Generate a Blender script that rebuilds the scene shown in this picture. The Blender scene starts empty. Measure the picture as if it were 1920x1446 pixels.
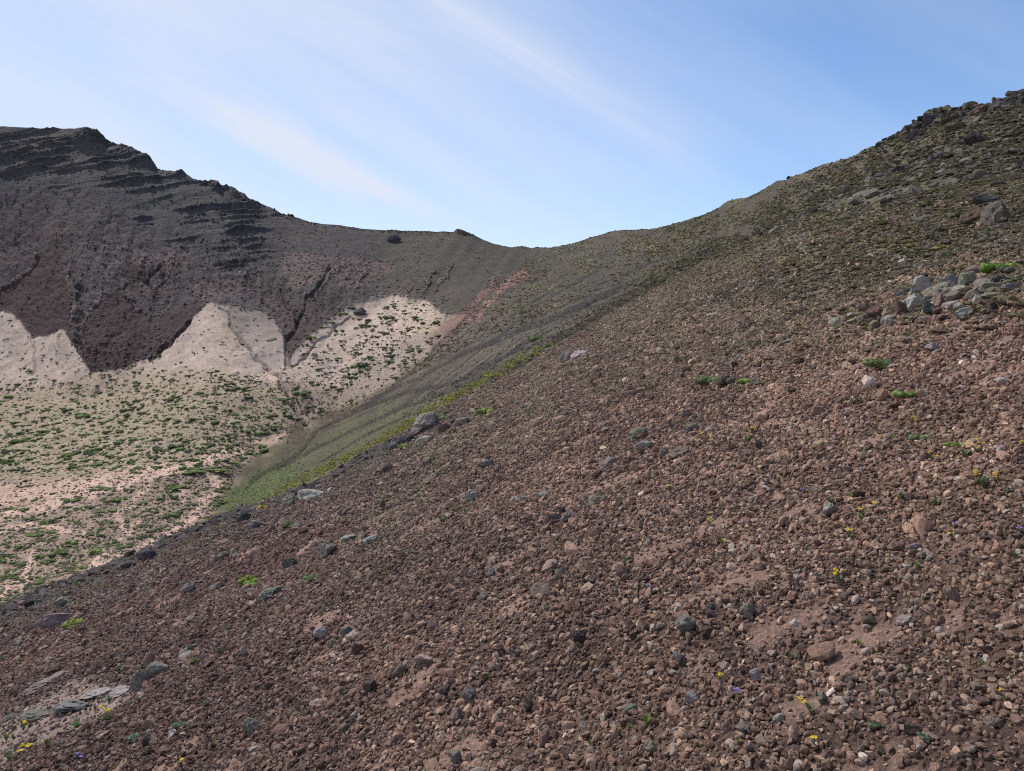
import bpy, math, random
import numpy as np
from mathutils import Vector, Matrix, Euler

# ------------------------------------------------------------------ camera, sky, sun, exposure
S = bpy.context.scene
F, W0, CX, HY = 1325.0, 1920.0, 960.0, 620.0      # focal length, width, centre column, horizon row of the photograph
EYE = 1.6                                        # eye height above the slope
cam = bpy.data.cameras.new('camera')
cam.sensor_width = 36.0
cam.lens = 36.0 * F / W0
cam.shift_y = -(723.0 - HY) / W0
cam.clip_start, cam.clip_end = 0.1, 20000.0
camo = bpy.data.objects.new('camera', cam)
camo.rotation_euler = (math.radians(90), 0, 0)
S.collection.objects.link(camo)
S.camera = camo

SUN_EL, SUN_AZ = 48.0, -44.0                     # azimuth measured clockwise from the view direction (+Y)
world = bpy.data.worlds.new("World")
S.world = world
world.use_nodes = True
wn, wl = world.node_tree.nodes, world.node_tree.links
wn.clear()


def N(nodes, kind, **kw):
    n = nodes.new(kind)
    for k, v in kw.items():
        setattr(n, k, v)
    return n


def build_sky():
    out = N(wn, 'ShaderNodeOutputWorld')
    bg = N(wn, 'ShaderNodeBackground')
    bg.inputs['Strength'].default_value = 0.12
    sky = N(wn, 'ShaderNodeTexSky', sky_type='NISHITA', sun_disc=False)
    sky.sun_elevation = math.radians(SUN_EL)
    sky.sun_rotation = math.radians(SUN_AZ)
    sky.altitude = 300
    sky.air_density = 1.0
    sky.dust_density = 0.0
    sky.ozone_density = 6.0
    tc = N(wn, 'ShaderNodeTexCoord')
    sep = N(wn, 'ShaderNodeSeparateXYZ')
    wl.new(tc.outputs['Generated'], sep.inputs[0])

    def M(op, a, b=None, c=None, clamp=False):
        n = N(wn, 'ShaderNodeMath', operation=op, use_clamp=clamp)
        for i, v in enumerate((a, b, c)):
            if v is None:
                continue
            if isinstance(v, (int, float)):
                n.inputs[i].default_value = v
            else:
                wl.new(v, n.inputs[i])
        return n.outputs[0]
    dy = M('MAXIMUM', sep.outputs[1], 0.08)
    X = M('DIVIDE', sep.outputs[0], dy)          # the sky as a flat cloud sheet far ahead
    Z = M('DIVIDE', sep.outputs[2], dy)
    ca, sa = math.cos(math.radians(30)), math.sin(math.radians(30))
    u = M('SUBTRACT', M('MULTIPLY', X, ca), M('MULTIPLY', Z, sa))      # along the streaks
    v = M('ADD', M('MULTIPLY', X, sa), M('MULTIPLY', Z, ca))           # across them

    def noise(su, sv, off, detail, rough=0.55, dist=0.0):
        cb = N(wn, 'ShaderNodeCombineXYZ')
        wl.new(M('MULTIPLY', u, su), cb.inputs[0])
        wl.new(M('MULTIPLY', v, sv), cb.inputs[1])
        cb.inputs[2].default_value = off
        n = N(wn, 'ShaderNodeTexNoise')
        n.inputs['Scale'].default_value = 1.0
        n.inputs['Detail'].default_value = detail
        n.inputs['Roughness'].default_value = rough
        n.inputs['Distortion'].default_value = dist
        wl.new(cb.outputs[0], n.inputs['Vector'])
        return n.outputs['Fac']

    def smooth(x, lo, hi):
        m = N(wn, 'ShaderNodeMapRange', interpolation_type='SMOOTHSTEP')
        wl.new(x, m.inputs[0])
        m.inputs[1].default_value, m.inputs[2].default_value = lo, hi
        return m.outputs[0]
    soft = noise(1.1, 4.5, 3.1, 5, 0.5, 0.4)
    fine = noise(3.0, 22.0, 7.7, 6, 0.6, 0.3)
    fine2 = noise(2.2, 30.0, 21.0, 8, 0.62, 0.5)
    wob = noise(2.5, 1.0, 11.0, 3)
    # even veil, thicker towards the sun on the left
    left = smooth(X, 0.62, -0.60)
    low = smooth(Z, 0.42, 0.06)
    veil = M('ADD', M('MULTIPLY', left, 0.46), 0.13)
    veil = M('ADD', veil, M('MULTIPLY', M('MULTIPLY', low, smooth(X, 0.5, 0.0)), 0.18))
    veil = M('ADD', veil, M('MULTIPLY', M('MULTIPLY', left, smooth(Z, 0.25, 0.5)), 0.10))
    veil = M('ADD', veil, M('MULTIPLY', M('SUBTRACT', soft, 0.5), 0.75))
    veil = M('ADD', veil, M('MULTIPLY', M('MULTIPLY', M('SUBTRACT', fine, 0.5), 0.34), left))

    veil = M('ADD', veil, M('MULTIPLY', M('MULTIPLY', M('SUBTRACT', fine2, 0.45), 0.22), smooth(X, 0.45, 0.0)))

    def streak(px0, py0, px1, py1, width, amount, widen=0.0):
        x0, z0, x1, z1 = (px0 - CX) / F, (HY - py0) / F, (px1 - CX) / F, (HY - py1) / F
        L = math.hypot(x1 - x0, z1 - z0)
        tx, tz = (x1 - x0) / L, (z1 - z0) / L
        al = M('ADD', M('MULTIPLY', M('SUBTRACT', X, x0), tx), M('MULTIPLY', M('SUBTRACT', Z, z0), tz))
        ac = M('ADD', M('MULTIPLY', M('SUBTRACT', X, x0), -tz), M('MULTIPLY', M('SUBTRACT', Z, z0), tx))
        ac = M('ADD', ac, M('MULTIPLY', M('SUBTRACT', wob, 0.5), 0.03))
        w = M('ADD', M('MULTIPLY', al, widen), width)
        d = M('DIVIDE', M('ABSOLUTE', ac), M('MAXIMUM', w, 0.004))
        prof = M('POWER', smooth(d, 1.6, 0.0), 1.5)
        ends = M('MULTIPLY', smooth(al, -0.06, 0.10), smooth(al, L + 0.03, L - 0.12))
        mod = M('MAXIMUM', M('ADD', M('MULTIPLY', fine2, 2.3), -0.35), 0.0)
        return M('MULTIPLY', M('MULTIPLY', M('MULTIPLY', prof, ends), mod), amount)
    for a in ((760, -30, 1080, 160, 0.032, 0.20, 0.0), (980, 100, 1380, 345, 0.026, 0.20, 0.02), (430, 215, 745, 368, 0.036, 0.62, -0.02),
              (690, 340, 880, 428, 0.017, 0.52, -0.02), (200, 120, 560, 300, 0.045, 0.20, 0.0),
              (520, 170, 860, 300, 0.030, 0.12, 0.0)):
        veil = M('ADD', veil, streak(*a))
    fac = M('MINIMUM', M('MAXIMUM', veil, 0.06), 0.93)
    mix = N(wn, 'ShaderNodeMix', data_type='RGBA')
    wl.new(fac, mix.inputs['Factor'])
    wl.new(sky.outputs[0], mix.inputs[6])
    mix.inputs[7].default_value = (4.75, 5.05, 5.75, 1)
    wl.new(mix.outputs[2], bg.inputs['Color'])
    wl.new(bg.outputs[0], out.inputs['Surface'])


build_sky()
sl = bpy.data.lights.new('sun', 'SUN')
sl.energy = 3.5
sl.angle = math.radians(0.53)
sl.color = (1.0, 0.95, 0.88)
so = bpy.data.objects.new('sun', sl)
ce, az = math.cos(math.radians(SUN_EL)), math.radians(SUN_AZ)
sdir = Vector((math.sin(az) * ce, math.cos(az) * ce, math.sin(math.radians(SUN_EL))))
so.rotation_euler = sdir.to_track_quat('Z', 'Y').to_euler()
so.location = sdir * 300
S.collection.objects.link(so)
S.cycles.use_denoising = False
S.cycles.filter_width = 1.1
vs = S.view_settings
vs.view_transform, vs.look, vs.exposure, vs.gamma = 'Standard', 'None', 0.43, 1.0

# ------------------------------------------------------------------ noise tools (numpy)
_rng = np.random.default_rng(5)
_P = _rng.permutation(256)
_P = np.concatenate([_P, _P, _P])
_A = _rng.uniform(0, 2 * np.pi, 256)
_GX, _GY = np.cos(_A), np.sin(_A)


def perlin(x, y, seed=0):
    x = np.asarray(x, float) + seed * 17.37
    y = np.asarray(y, float) + seed * 9.71
    xi, yi = np.floor(x).astype(np.int64), np.floor(y).astype(np.int64)
    xf, yf = x - xi, y - yi
    u, v = xf * xf * xf * (xf * (xf * 6 - 15) + 10), yf * yf * yf * (yf * (yf * 6 - 15) + 10)
    xi &= 255
    yi &= 255

    def g(i, j, dx, dy):
        h = _P[_P[i] + j]
        return _GX[h] * dx + _GY[h] * dy
    a = g(xi, yi, xf, yf)
    b = g(xi + 1, yi, xf - 1, yf)
    c = g(xi, yi + 1, xf, yf - 1)
    d = g(xi + 1, yi + 1, xf - 1, yf - 1)
    return ((a + u * (b - a)) * (1 - v) + (c + u * (d - c)) * v) * 1.45


def fbm(x, y, octv=4, seed=0, gain=0.5):
    s, a, f = 0.0, 1.0, 1.0
    for o in range(octv):
        s = s + a * perlin(x * f, y * f, seed + o * 3)
        a *= gain
        f *= 2.03
    return s


def sstep(a, b, x):
    t = np.clip((x - a) / (b - a), 0, 1)
    return t * t * (3 - 2 * t)


def lerp(a, b, t):
    return a + (b - a) * t


# ------------------------------------------------------------------ the terrain: profiles (distance ahead in metres, row seen there) per column
PROFILE = {
    -5000: [(14, 3480), (30, 3560), (55, 3200), (130, 2000), (230, 1200), (320, 800), (420, 260)],
    7000: [(20, -1900), (24, -1920), (28, -1935), (32, -1950), (36, -1965), (40, -1980), (46, -2000)],
    -1600: [(14, 1640), (30, 1760), (55, 1650), (130, 1000), (230, 780), (320, 640), (420, 250)],
    -500: [(18, 1330), (40, 1420), (75, 1335), (150, 900), (250, 752), (340, 605), (440, 240)],
    -200: [(20, 1235), (42, 1310), (85, 1240), (160, 900), (260, 750), (335, 600), (455, 232)],
    0: [(22, 1155), (45, 1215), (95, 1158), (180, 900), (276, 745), (335, 590), (460, 235)],
    200: [(25, 1073), (48, 1130), (118, 1075), (178, 890), (270, 735), (300, 640), (455, 265)],
    400: [(28, 980), (52, 1030), (145, 985), (195, 850), (245, 740), (330, 560), (450, 340)],
    500: [(29.5, 942), (54, 985), (150, 945), (215, 825), (258, 720), (335, 570), (452, 385)],
    600: [(31, 903), (56, 940), (150, 908), (232, 792), (268, 700), (345, 545), (455, 417)],
    700: [(32, 850), (58, 880), (120, 858), (225, 745), (285, 640), (360, 540), (462, 430)],
    800: [(34, 797), (60, 812), (85, 785), (215, 690), (300, 585), (370, 510), (470, 433)],
    900: [(42, 737), (62, 747), (85, 729), (200, 640), (310, 545), (390, 490), (475, 452)],
    1000: [(55, 677), (68, 677), (90, 664), (190, 600), (310, 530), (400, 492), (480, 466)],
    1100: [(58, 625), (75, 614), (105, 598), (190, 556), (300, 507), (385, 475), (470, 453)],
    1200: [(55, 572), (75, 556), (105, 537), (170, 504), (250, 471), (320, 449), (400, 433)],
    1300: [(50, 520), (68, 500), (95, 478), (145, 449), (195, 428), (245, 414), (310, 405)],
    1400: [(45, 473), (60, 452), (80, 432), (110, 412), (140, 396), (170, 385), (215, 374)],
    1550: [(36, 412), (48, 390), (62, 372), (80, 354), (100, 340), (120, 329), (145, 320)],
    1700: [(28, 370), (38, 342), (48, 318), (60, 295), (72, 276), (84, 262), (98, 248)],
    1800: [(26, 352), (34, 322), (42, 290), (50, 265), (60, 240), (70, 222), (80, 203)],
    1920: [(25, 335), (32, 302), (39, 273), (46, 245), (53, 220), (60, 195), (68, 168)],
    2150: [(24, 260), (30, 228), (36, 200), (42, 172), (48, 145), (54, 120), (62, 95)],
    2500: [(23, 130), (28, 100), (33, 75), (38, 50), (43, 30), (48, 10), (55, -15)],
    3500: [(20, -250), (24, -290), (28, -320), (32, -350), (36, -380), (40, -410), (46, -450)],
}
SKYLINE = [(-5000, 260), (-1600, 250), (-500, 240), (-200, 232), (0, 235), (50, 240), (100, 243), (140, 243), (160, 239), (176, 242), (188, 250), (195, 258), (198, 267), (230, 270),
           (250, 276), (262, 284), (280, 292), (288, 304), (291, 314), (310, 319), (345, 321), (352, 326), (362, 334), (372, 336), (388, 341), (396, 337),
           (410, 336), (415, 346), (425, 349), (442, 352), (447, 358), (457, 360), (466, 371), (484, 379), (487, 383),
           (503, 387), (521, 396), (525, 403), (545, 404), (580, 417), (620, 421), (680, 428), (720, 430), (790, 431),
           (850, 434), (857, 427), (872, 430), (890, 440), (925, 457), (955, 463), (985, 462), (995, 465),
           (1035, 466), (1060, 461), (1100, 448), (1132, 440), (1138, 431), (1160, 428), (1185, 432), (1230, 431),
           (1255, 424), (1300, 408), (1330, 398), (1355, 385), (1400, 371), (1440, 352), (1480, 338), (1500, 328), (1560, 311),
           (1600, 299), (1680, 262), (1708, 250), (1713, 236), (1725, 231), (1733, 214), (1745, 207), (1765, 202), (1800, 196),
           (1850, 192), (1870, 183), (1884, 172), (1900, 168), (1920, 168), (2150, 95), (2500, -15), (3500, -450), (7000, -2000)]
NEAR_A, NEAR_B = 0.45, -0.032

cols = np.concatenate([np.arange(-5000, -1600, 170.0), np.arange(-1600, -160, 40.0), np.arange(-160, 2081, 2.0), np.arange(2120, 3501, 40.0), np.arange(3660, 7001, 167.0)])
ncol = len(cols)
XC = (cols - CX) / F
kp = np.array(sorted(PROFILE))
KU = np.zeros((12, ncol))
KW = np.zeros((12, ncol))


def smooth_cols(xs, ys):
    """piecewise cubic (monotone) across the authored columns"""
    xs, ys = np.asarray(xs, float), np.asarray(ys, float)
    h = np.diff(xs)
    d = np.diff(ys) / h
    m = np.zeros(len(xs))
    for i in range(1, len(xs) - 1):
        if d[i - 1] * d[i] > 0:
            w1, w2 = 2 * h[i] + h[i - 1], h[i] + 2 * h[i - 1]
            m[i] = (w1 + w2) / (w1 / d[i - 1] + w2 / d[i])
    m[0], m[-1] = d[0], d[-1]
    k = np.clip(np.searchsorted(xs, cols) - 1, 0, len(xs) - 2)
    t = (cols - xs[k]) / h[k]
    return ((2 * t**3 - 3 * t**2 + 1) * ys[k] + (t**3 - 2 * t**2 + t) * h[k] * m[k]
            + (-2 * t**3 + 3 * t**2) * ys[k + 1] + (t**3 - t**2) * h[k] * m[k + 1])


for i in range(7):
    yy = np.exp(smooth_cols(kp, [math.log(PROFILE[k][i][0]) for k in kp]))
    py = smooth_cols(kp, [PROFILE[k][i][1] for k in kp])
    if i == 6:
        sky_x = np.interp(cols, [s[0] for s in SKYLINE], [s[1] for s in SKYLINE])
        py = sky_x.copy()
        for _ in range(3):
            py = np.convolve(np.pad(py, 15, 'edge'), np.ones(31) / 31, 'valid')
        SKY_RES = sky_x - py
    KU[3 + i] = np.log(yy)
    KW[3 + i] = (HY - py) / F + EYE / yy
    if i == 0:
        CPY = py.copy()
wn0 = NEAR_A * XC + NEAR_B
KU[0], KW[0] = math.log(0.35), wn0
KU[1], KW[1] = math.log(3.0), wn0
KU[2], KW[2] = KU[3] - math.log(2.4), wn0 * 0.85 + KW[3] * 0.15
KU[10], KW[10] = KU[9] + math.log(1.12), KW[9] - 0.06
KU[11], KW[11] = KU[9] + math.log(2.2), KW[9] - 0.28
# slopes of the monotone cubic along each column
h = np.diff(KU, axis=0)
d = np.diff(KW, axis=0) / h
m = np.zeros_like(KW)
w1, w2 = 2 * h[1:] + h[:-1], h[1:] + 2 * h[:-1]
same = d[:-1] * d[1:] > 0
with np.errstate(divide='ignore', invalid='ignore'):
    m[1:-1] = np.where(same, (w1 + w2) / (w1 / d[:-1] + w2 / d[1:]), 0)
m[0], m[-1] = d[0], d[-1]
m[9] = d[8]
SPANS = [40, 210, 170, 34, 50, 200, 200, 180, 300, 10, 6]
U, WW, ROWK = [], [], []
for k, n in enumerate(SPANS):
    for j in range(n + (1 if k == len(SPANS) - 1 else 0)):
        t = j / n
        hk = h[k]
        mk1 = m[k + 1] if k + 1 != 9 else d[8]
        mk0 = m[k] if k != 9 else d[9]
        U.append(KU[k] + t * hk)
        WW.append((2 * t**3 - 3 * t**2 + 1) * KW[k] + (t**3 - 2 * t**2 + t) * hk * mk0
                  + (-2 * t**3 + 3 * t**2) * KW[k + 1] + (t**3 - t**2) * hk * mk1)
        ROWK.append(k + t)
U, WW, ROWK = np.array(U), np.array(WW), np.array(ROWK)
nrow = len(U)
DEP = np.exp(U)
ZI = WW - EYE / DEP
PX = np.broadcast_to(cols, DEP.shape).copy()
PY = HY - ZI * F
GX, GY, GZ = XC[None, :] * DEP, DEP.copy(), ZI * DEP
RK = np.broadcast_to(ROWK[:, None], DEP.shape)

# regions -------------------------------------------------------------------------------------------------------
B1 = [(-1600, 2000), (300, 1200), (380, 1010), (420, 935), (470, 855), (520, 828), (590, 790), (640, 768), (700, 745), (760, 705), (800, 672), (830, 632), (880, 588), (930, 540),
      (975, 500), (1020, 466), (1060, 455), (3500, 455)]
b1 = np.interp(cols, [p[0] for p in B1], [p[1] for p in B1])
b1 = (np.convolve(np.pad(b1, 12, 'edge'), np.ones(25) / 25, 'valid') + 4 * perlin(cols / 45.0, cols * 0, 91))[None, :]
FB = [(-1600, 3000), (1040, 672), (1080, 648), (1200, 604), (1320, 580), (1500, 550), (1700, 515), (1920, 470), (3500, 330)]
fb = np.interp(cols, [p[0] for p in FB], [p[1] for p in FB])[None, :]
is_fore = (RK < 3.45) & ((cols[None, :] < 1060) | (PY > fb))
past = RK >= 3.45
is_hill = (~is_fore) & ((PY > b1) & (cols[None, :] < 1010) & past | (cols[None, :] >= 1010))
wallbase = np.interp(cols, [-1600, 0, 20, 40, 62, 85, 120, 132, 150, 172, 220, 270, 300, 330, 360, 385, 395, 420, 450, 490, 515, 530, 541, 552, 575, 600, 640, 665, 690, 740, 800, 830, 3500],
                     [600, 578, 583, 604, 632, 629, 617, 640, 668, 700, 690, 672, 655, 630, 598, 571, 565, 570, 575, 585, 600, 630, 670, 658, 638, 614, 585, 572, 564, 552, 562, 590, 600])[None, :]
is_wall = (~is_fore) & (~is_hill) & (PY < wallbase)
is_floor = (~is_fore) & (~is_hill) & (~is_wall)
q = np.clip((PY - np.minimum(b1, CPY[None, :] - 5)) / np.maximum(CPY[None, :] - b1, 60), -1, 2)     # 0 at the fans, 1 at the near edge


def inside(x, y, poly, soft=3.0):
    """1 inside a polygon of photo columns/rows, falling to 0 across a soft edge"""
    pts = np.array(poly, float)
    x0, y0, x1, y1 = pts[:, 0].min() - 4 * soft, pts[:, 1].min() - 4 * soft, pts[:, 0].max() + 4 * soft, pts[:, 1].max() + 4 * soft
    out = np.zeros(x.shape)
    sel = (x > x0) & (x < x1) & (y > y0) & (y < y1)
    if not sel.any():
        return out
    xs, ys = x[sel], y[sel]
    ins = np.zeros(xs.shape, bool)
    dist = np.full(xs.shape, 1e9)
    n = len(pts)
    for i in range(n):
        ax, ay = pts[i]
        bx, by = pts[(i + 1) % n]
        if ay != by:
            c = ((ay > ys) != (by > ys)) & (xs < (bx - ax) * (ys - ay) / (by - ay) + ax)
            ins ^= c
        L = (bx - ax)**2 + (by - ay)**2 + 1e-9
        t = np.clip(((xs - ax) * (bx - ax) + (ys - ay) * (by - ay)) / L, 0, 1)
        dist = np.minimum(dist, np.hypot(xs - ax - t * (bx - ax), ys - ay - t * (by - ay)))
    out[sel] = sstep(-soft, soft, np.where(ins, dist, -dist))
    return out


def along(x, y, line, w0, w1, soft=None):
    """1 on a polyline whose half width goes from w0 to w1"""
    pts = np.array(line, float)
    wm = max(w0, w1) * 3 + 4
    out = np.zeros(x.shape)
    sel = (x > pts[:, 0].min() - wm) & (x < pts[:, 0].max() + wm) & (y > pts[:, 1].min() - wm) & (y < pts[:, 1].max() + wm)
    if not sel.any():
        return out
    xs, ys = x[sel], y[sel]
    best = np.full(xs.shape, 1e9)
    n = len(pts) - 1
    for i in range(n):
        ax, ay = pts[i]
        bx, by = pts[i + 1]
        L = (bx - ax)**2 + (by - ay)**2 + 1e-9
        t = np.clip(((xs - ax) * (bx - ax) + (ys - ay) * (by - ay)) / L, 0, 1)
        w = lerp(w0, w1, (i + t) / n)
        best = np.minimum(best, np.hypot(xs - ax - t * (bx - ax), ys - ay - t * (by - ay)) / w)
    out[sel] = 1 - sstep(0.5, 1.5, best)
    return out


# warped photo coordinates: natural edges
far = RK > 3.9
wx = PX + far * (7 * perlin(PX / 26, PY / 26, 31) + 3 * perlin(PX / 9, PY / 9, 33))
wy = PY + far * (6 * perlin(PX / 24, PY / 24, 35) + 3 * perlin(PX / 8, PY / 8, 37))

# ------------------------------------------------------------------ relief
# ground undulation everywhere, each wavelength fading out where the grid is too coarse to hold it
disp = np.zeros(DEP.shape)
for lam, amp in ((45, 1.3), (17, 0.55), (6, 0.26), (2.2, 0.10), (0.8, 0.045), (0.3, 0.018), (0.13, 0.008)):
    fade = np.clip((lam / (0.0045 * DEP) - 1.0) / 2.0, 0, 1) * np.clip(DEP / (lam * 2.0), 0, 1)**1.5
    n = perlin(GX / lam, GY / lam, int(lam * 10) % 47)
    disp += amp * fade * n
disp -= SKY_RES[None, :] / F * DEP * sstep(8.92, 8.99, RK) * sstep(10.9, 10.0, RK)
disp *= np.where(RK < 3.2, 0.8, 1.0)
edge = np.clip(1 - np.abs(RK - 9) / 0.12, 0, 1)
nx_c = np.gradient(GZ, axis=1) / np.gradient(GX, axis=1)
flank = np.where(PX < 1000, sstep(-50, 40, PY - b1), 1.0) * (~is_fore) * sstep(1420, 1150, PX) * sstep(3.3, 3.7, RK)
relief = disp * (1 - 0.82 * flank)
wall_w = is_wall * sstep(9.02, 8.9, RK) * sstep(1040, 880, PX)
# strata ledges high on the left wall
sky_py = np.interp(cols, [s[0] for s in SKYLINE], [s[1] for s in SKYLINE])
sky_py = np.convolve(np.pad(sky_py, 40, 'edge'), np.ones(81) / 81, 'valid')[None, :]
strata_zone = sstep(570, 440, PX + 0.25 * (PY - 400) + 30 * perlin(PX / 60, PY / 50, 60)) * sstep(175, 95, (PY - sky_py) + 0.10 * (520 - PX) + 40 * perlin(PX / 90, PY / 60, 61)) * is_wall
sc = PY + lerp(0.19, 0.14, np.clip(PX / 500, 0, 1)) * PX + 3 * fbm(PX / 70, PY / 40, 3, 63)
led = perlin(sc / 9.0, PX / 700.0, 65) + 0.6 * perlin(sc / 4.2, PX / 300.0, 66) + 0.5 * perlin(sc / 22.0, PX / 400.0, 68)
brk = fbm(PX / 7.0, PY / 6.0, 3, 67)
patchy = sstep(-0.5, 0.3, fbm(PX / 80, (PY + 0.17 * PX) / 22, 2, 64))
relief += strata_zone * patchy * (2.4 * np.maximum(led, -0.3) + 0.55 * brk * (0.3 + (led > 0)))
# crest of the strata steps
relief += np.clip(1 - np.abs(RK - 9) / 0.05, 0, 1) * (PX < 560) * (PX > 150) * 0.7 * perlin(PX / 5.0, PX * 0, 69)
# gullies and ribs in the wall below
gzone = sstep(60, 150, PY - sky_py) * sstep(-5, 30, wallbase - PY) * is_wall * sstep(830, 700, PX)
gul = np.abs(perlin((wx + 0.25 * (PY - 550)) / 34.0, PY / 130.0, 71))
gul2 = np.abs(perlin(wx / 15.0, PY / 75.0, 73))
relief += gzone * (1.5 * (gul - 0.25) + 0.7 * (gul2 - 0.25) + 0.4 * fbm(PX / 8, PY / 10, 2, 74))
szone = is_wall * sstep(650, 760, PX) + is_hill * (PX < 1300) * 0.0
relief += szone * 0.8 * (np.abs(perlin((PX * 0.8 + PY * 0.55) / 26.0, (PY - 0.6 * PX) / 200.0, 75)) - 0.25)
# debris streaks down the flank beyond the near slope
hz = is_hill * sstep(3.9, 4.3, RK) * sstep(1500, 1150, PX) * sstep(560, 720, PX)
qs = q + 0.010 * fbm(PX / 120, PY / 120, 2, 77)
st1 = perlin(qs * 9.0, PX / 500.0, 79)
st2 = perlin(qs * 22.0, PX / 300.0, 81)
st3 = perlin(qs * 40.0, PX / 180.0, 82)
relief += hz * (0.25 * st1 + 0.22 * st2 + 0.14 * st3) * np.clip(DEP / 170, 0.3, 1)
# lumpy hilltop on the right
hr = is_hill * sstep(1500, 1750, PX) * sstep(4.0, 6.0, RK)
relief += hr * (0.35 * fbm(GX / 3.0, GZ / 2.0, 3, 83) + 0.25 * np.maximum(fbm(GX / 7.0, GZ / 2.5, 2, 85), 0))
# fans and floor
relief += is_floor * 0.35 * fbm(GX / 10, GY / 10, 3, 87)
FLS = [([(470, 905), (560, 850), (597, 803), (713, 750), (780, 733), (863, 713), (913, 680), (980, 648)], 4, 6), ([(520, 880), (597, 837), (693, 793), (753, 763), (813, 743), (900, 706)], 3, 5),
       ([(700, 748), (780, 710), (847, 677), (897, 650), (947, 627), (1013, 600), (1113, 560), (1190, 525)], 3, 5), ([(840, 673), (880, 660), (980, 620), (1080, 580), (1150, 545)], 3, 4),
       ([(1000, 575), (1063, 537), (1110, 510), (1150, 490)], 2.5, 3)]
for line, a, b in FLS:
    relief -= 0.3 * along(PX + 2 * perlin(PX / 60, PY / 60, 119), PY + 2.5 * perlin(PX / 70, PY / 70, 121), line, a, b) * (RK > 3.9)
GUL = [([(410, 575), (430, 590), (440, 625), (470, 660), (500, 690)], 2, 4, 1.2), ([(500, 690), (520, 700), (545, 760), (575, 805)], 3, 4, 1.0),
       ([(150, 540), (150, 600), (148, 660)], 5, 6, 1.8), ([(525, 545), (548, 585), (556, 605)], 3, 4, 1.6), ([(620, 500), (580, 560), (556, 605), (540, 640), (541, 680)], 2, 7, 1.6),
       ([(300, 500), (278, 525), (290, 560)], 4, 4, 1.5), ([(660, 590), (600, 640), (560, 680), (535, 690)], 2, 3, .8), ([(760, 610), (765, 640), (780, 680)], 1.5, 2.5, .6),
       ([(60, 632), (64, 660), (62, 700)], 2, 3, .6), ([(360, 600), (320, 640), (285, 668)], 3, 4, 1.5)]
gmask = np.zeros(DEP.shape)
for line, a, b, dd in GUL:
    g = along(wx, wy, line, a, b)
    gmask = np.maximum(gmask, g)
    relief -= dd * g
RIB = [[(130, 435), (137, 470), (122, 520), (130, 545), (140, 575), (137, 612)], [(197, 550), (165, 590), (153, 615)], [(230, 530), (240, 560), (258, 580)],
       [(70, 475), (60, 495), (30, 525), (0, 547)], [(330, 470), (322, 500), (300, 530), (285, 552)], [(378, 450), (385, 480), (390, 505)],
       [(445, 510), (455, 522), (466, 512)], [(690, 490), (680, 520), (668, 540)], [(655, 490), (648, 520)], [(630, 500), (612, 530), (600, 545)], [(560, 510), (570, 535), (575, 560)],
       [(815, 515), (800, 535), (790, 555)], [(775, 530), (768, 545)], [(850, 495), (830, 520), (815, 545)], [(270, 480), (268, 515), (266, 550)], [(452, 450), (450, 480)]]
rmask = np.zeros(DEP.shape)
for line in RIB:
    g = along(wx + 4 * perlin(PX / 6, PY / 6, 93), wy, line, 2.2, 1.6)
    rmask = np.maximum(rmask, g)
relief += 0.8 * rmask

# push along the surface's steepness: mostly up, on walls also towards the crater
lean = np.clip(is_wall * 0.55, 0, 1)
P = np.stack([GX, GY - relief * lean, GZ + relief * np.where(is_wall, 0.8, 1.0)], -1)

# ------------------------------------------------------------------ ground colours (what the earth is made of, with a little haze and shadow painted in)
COL = np.zeros(DEP.shape + (3,))


def paint(mask, colour, amount=1.0):
    mk = np.clip(mask * amount, 0, 1)[..., None]
    COL[:] = COL * (1 - mk) + np.array(colour) * mk


var = fbm(GX / 2.5, GY / 2.5, 4, 101)
var_f = fbm(PX / 45, PY / 30, 4, 103)
fine_f = fbm(PX / 7, PY / 5, 3, 105)
# near slope
paint(np.ones(DEP.shape), (0.105, 0.069, 0.058))
paint(sstep(500, 1700, PX + 0.5 * (PY - 1000)), (0.142, 0.095, 0.072))
paint(sstep(0.0, 0.6, -var) * (RK < 3.5), (0.075, 0.050, 0.044), 0.75)
paint(sstep(0.1, 0.7, var) * (RK < 3.5), (0.190, 0.130, 0.100), 0.55)
paint(sstep(0.0, 0.6, fbm(GX / 6, GY / 6, 3, 102)) * (RK < 3.5), (0.115, 0.066, 0.058), 0.6)
paint(sstep(0.34, 0.54, fbm(GX / 0.55, GY / 0.55, 4, 131) + 0.35 * fbm(GX / 3.5, GY / 3.5, 2, 133)) * (RK < 3.5), (0.300, 0.204, 0.164), 0.85)
BED = inside(PX + 8 * perlin(PX / 20, PY / 12, 201), PY + 8 * perlin(PX / 18, PY / 10, 203), [(-60, 1420), (0, 1370), (60, 1335), (150, 1285), (230, 1280), (285, 1300), (240, 1325), (160, 1355), (70, 1395), (0, 1430)], 9) * (RK < 3.2)
paint(BED, (0.290, 0.232, 0.200), 0.85)
tr = sstep(190, 10, PY - np.maximum(fb, CPY[None, :]) + 40 * fbm(PX / 60, PY / 25, 3, 110)) * is_fore * sstep(560, 760, PX + 60 * perlin(PX / 50, PY / 30, 108))
paint(tr * (0.55 + 0.6 * fbm(PX / 60, PY / 22, 3, 107)), (0.165, 0.158, 0.105), 0.8)
tr2 = sstep(110, 10, PY - CPY[None, :]) * is_fore * sstep(900, 700, PX)
paint(tr2 * (0.5 + 0.6 * fbm(PX / 30, PY / 20, 3, 109)), (0.120, 0.115, 0.105), 0.8)
ragged = sstep(380, 470, PX)
wedge = (0.4 * wy + 0.6 * PY) - wallbase + 3 * fine_f + (3 + 9 * ragged) * perlin((PX + 0.4 * (PY - 600) * sstep(520, 600, PX)) / 7.0, PY / 70.0, 171)
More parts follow.
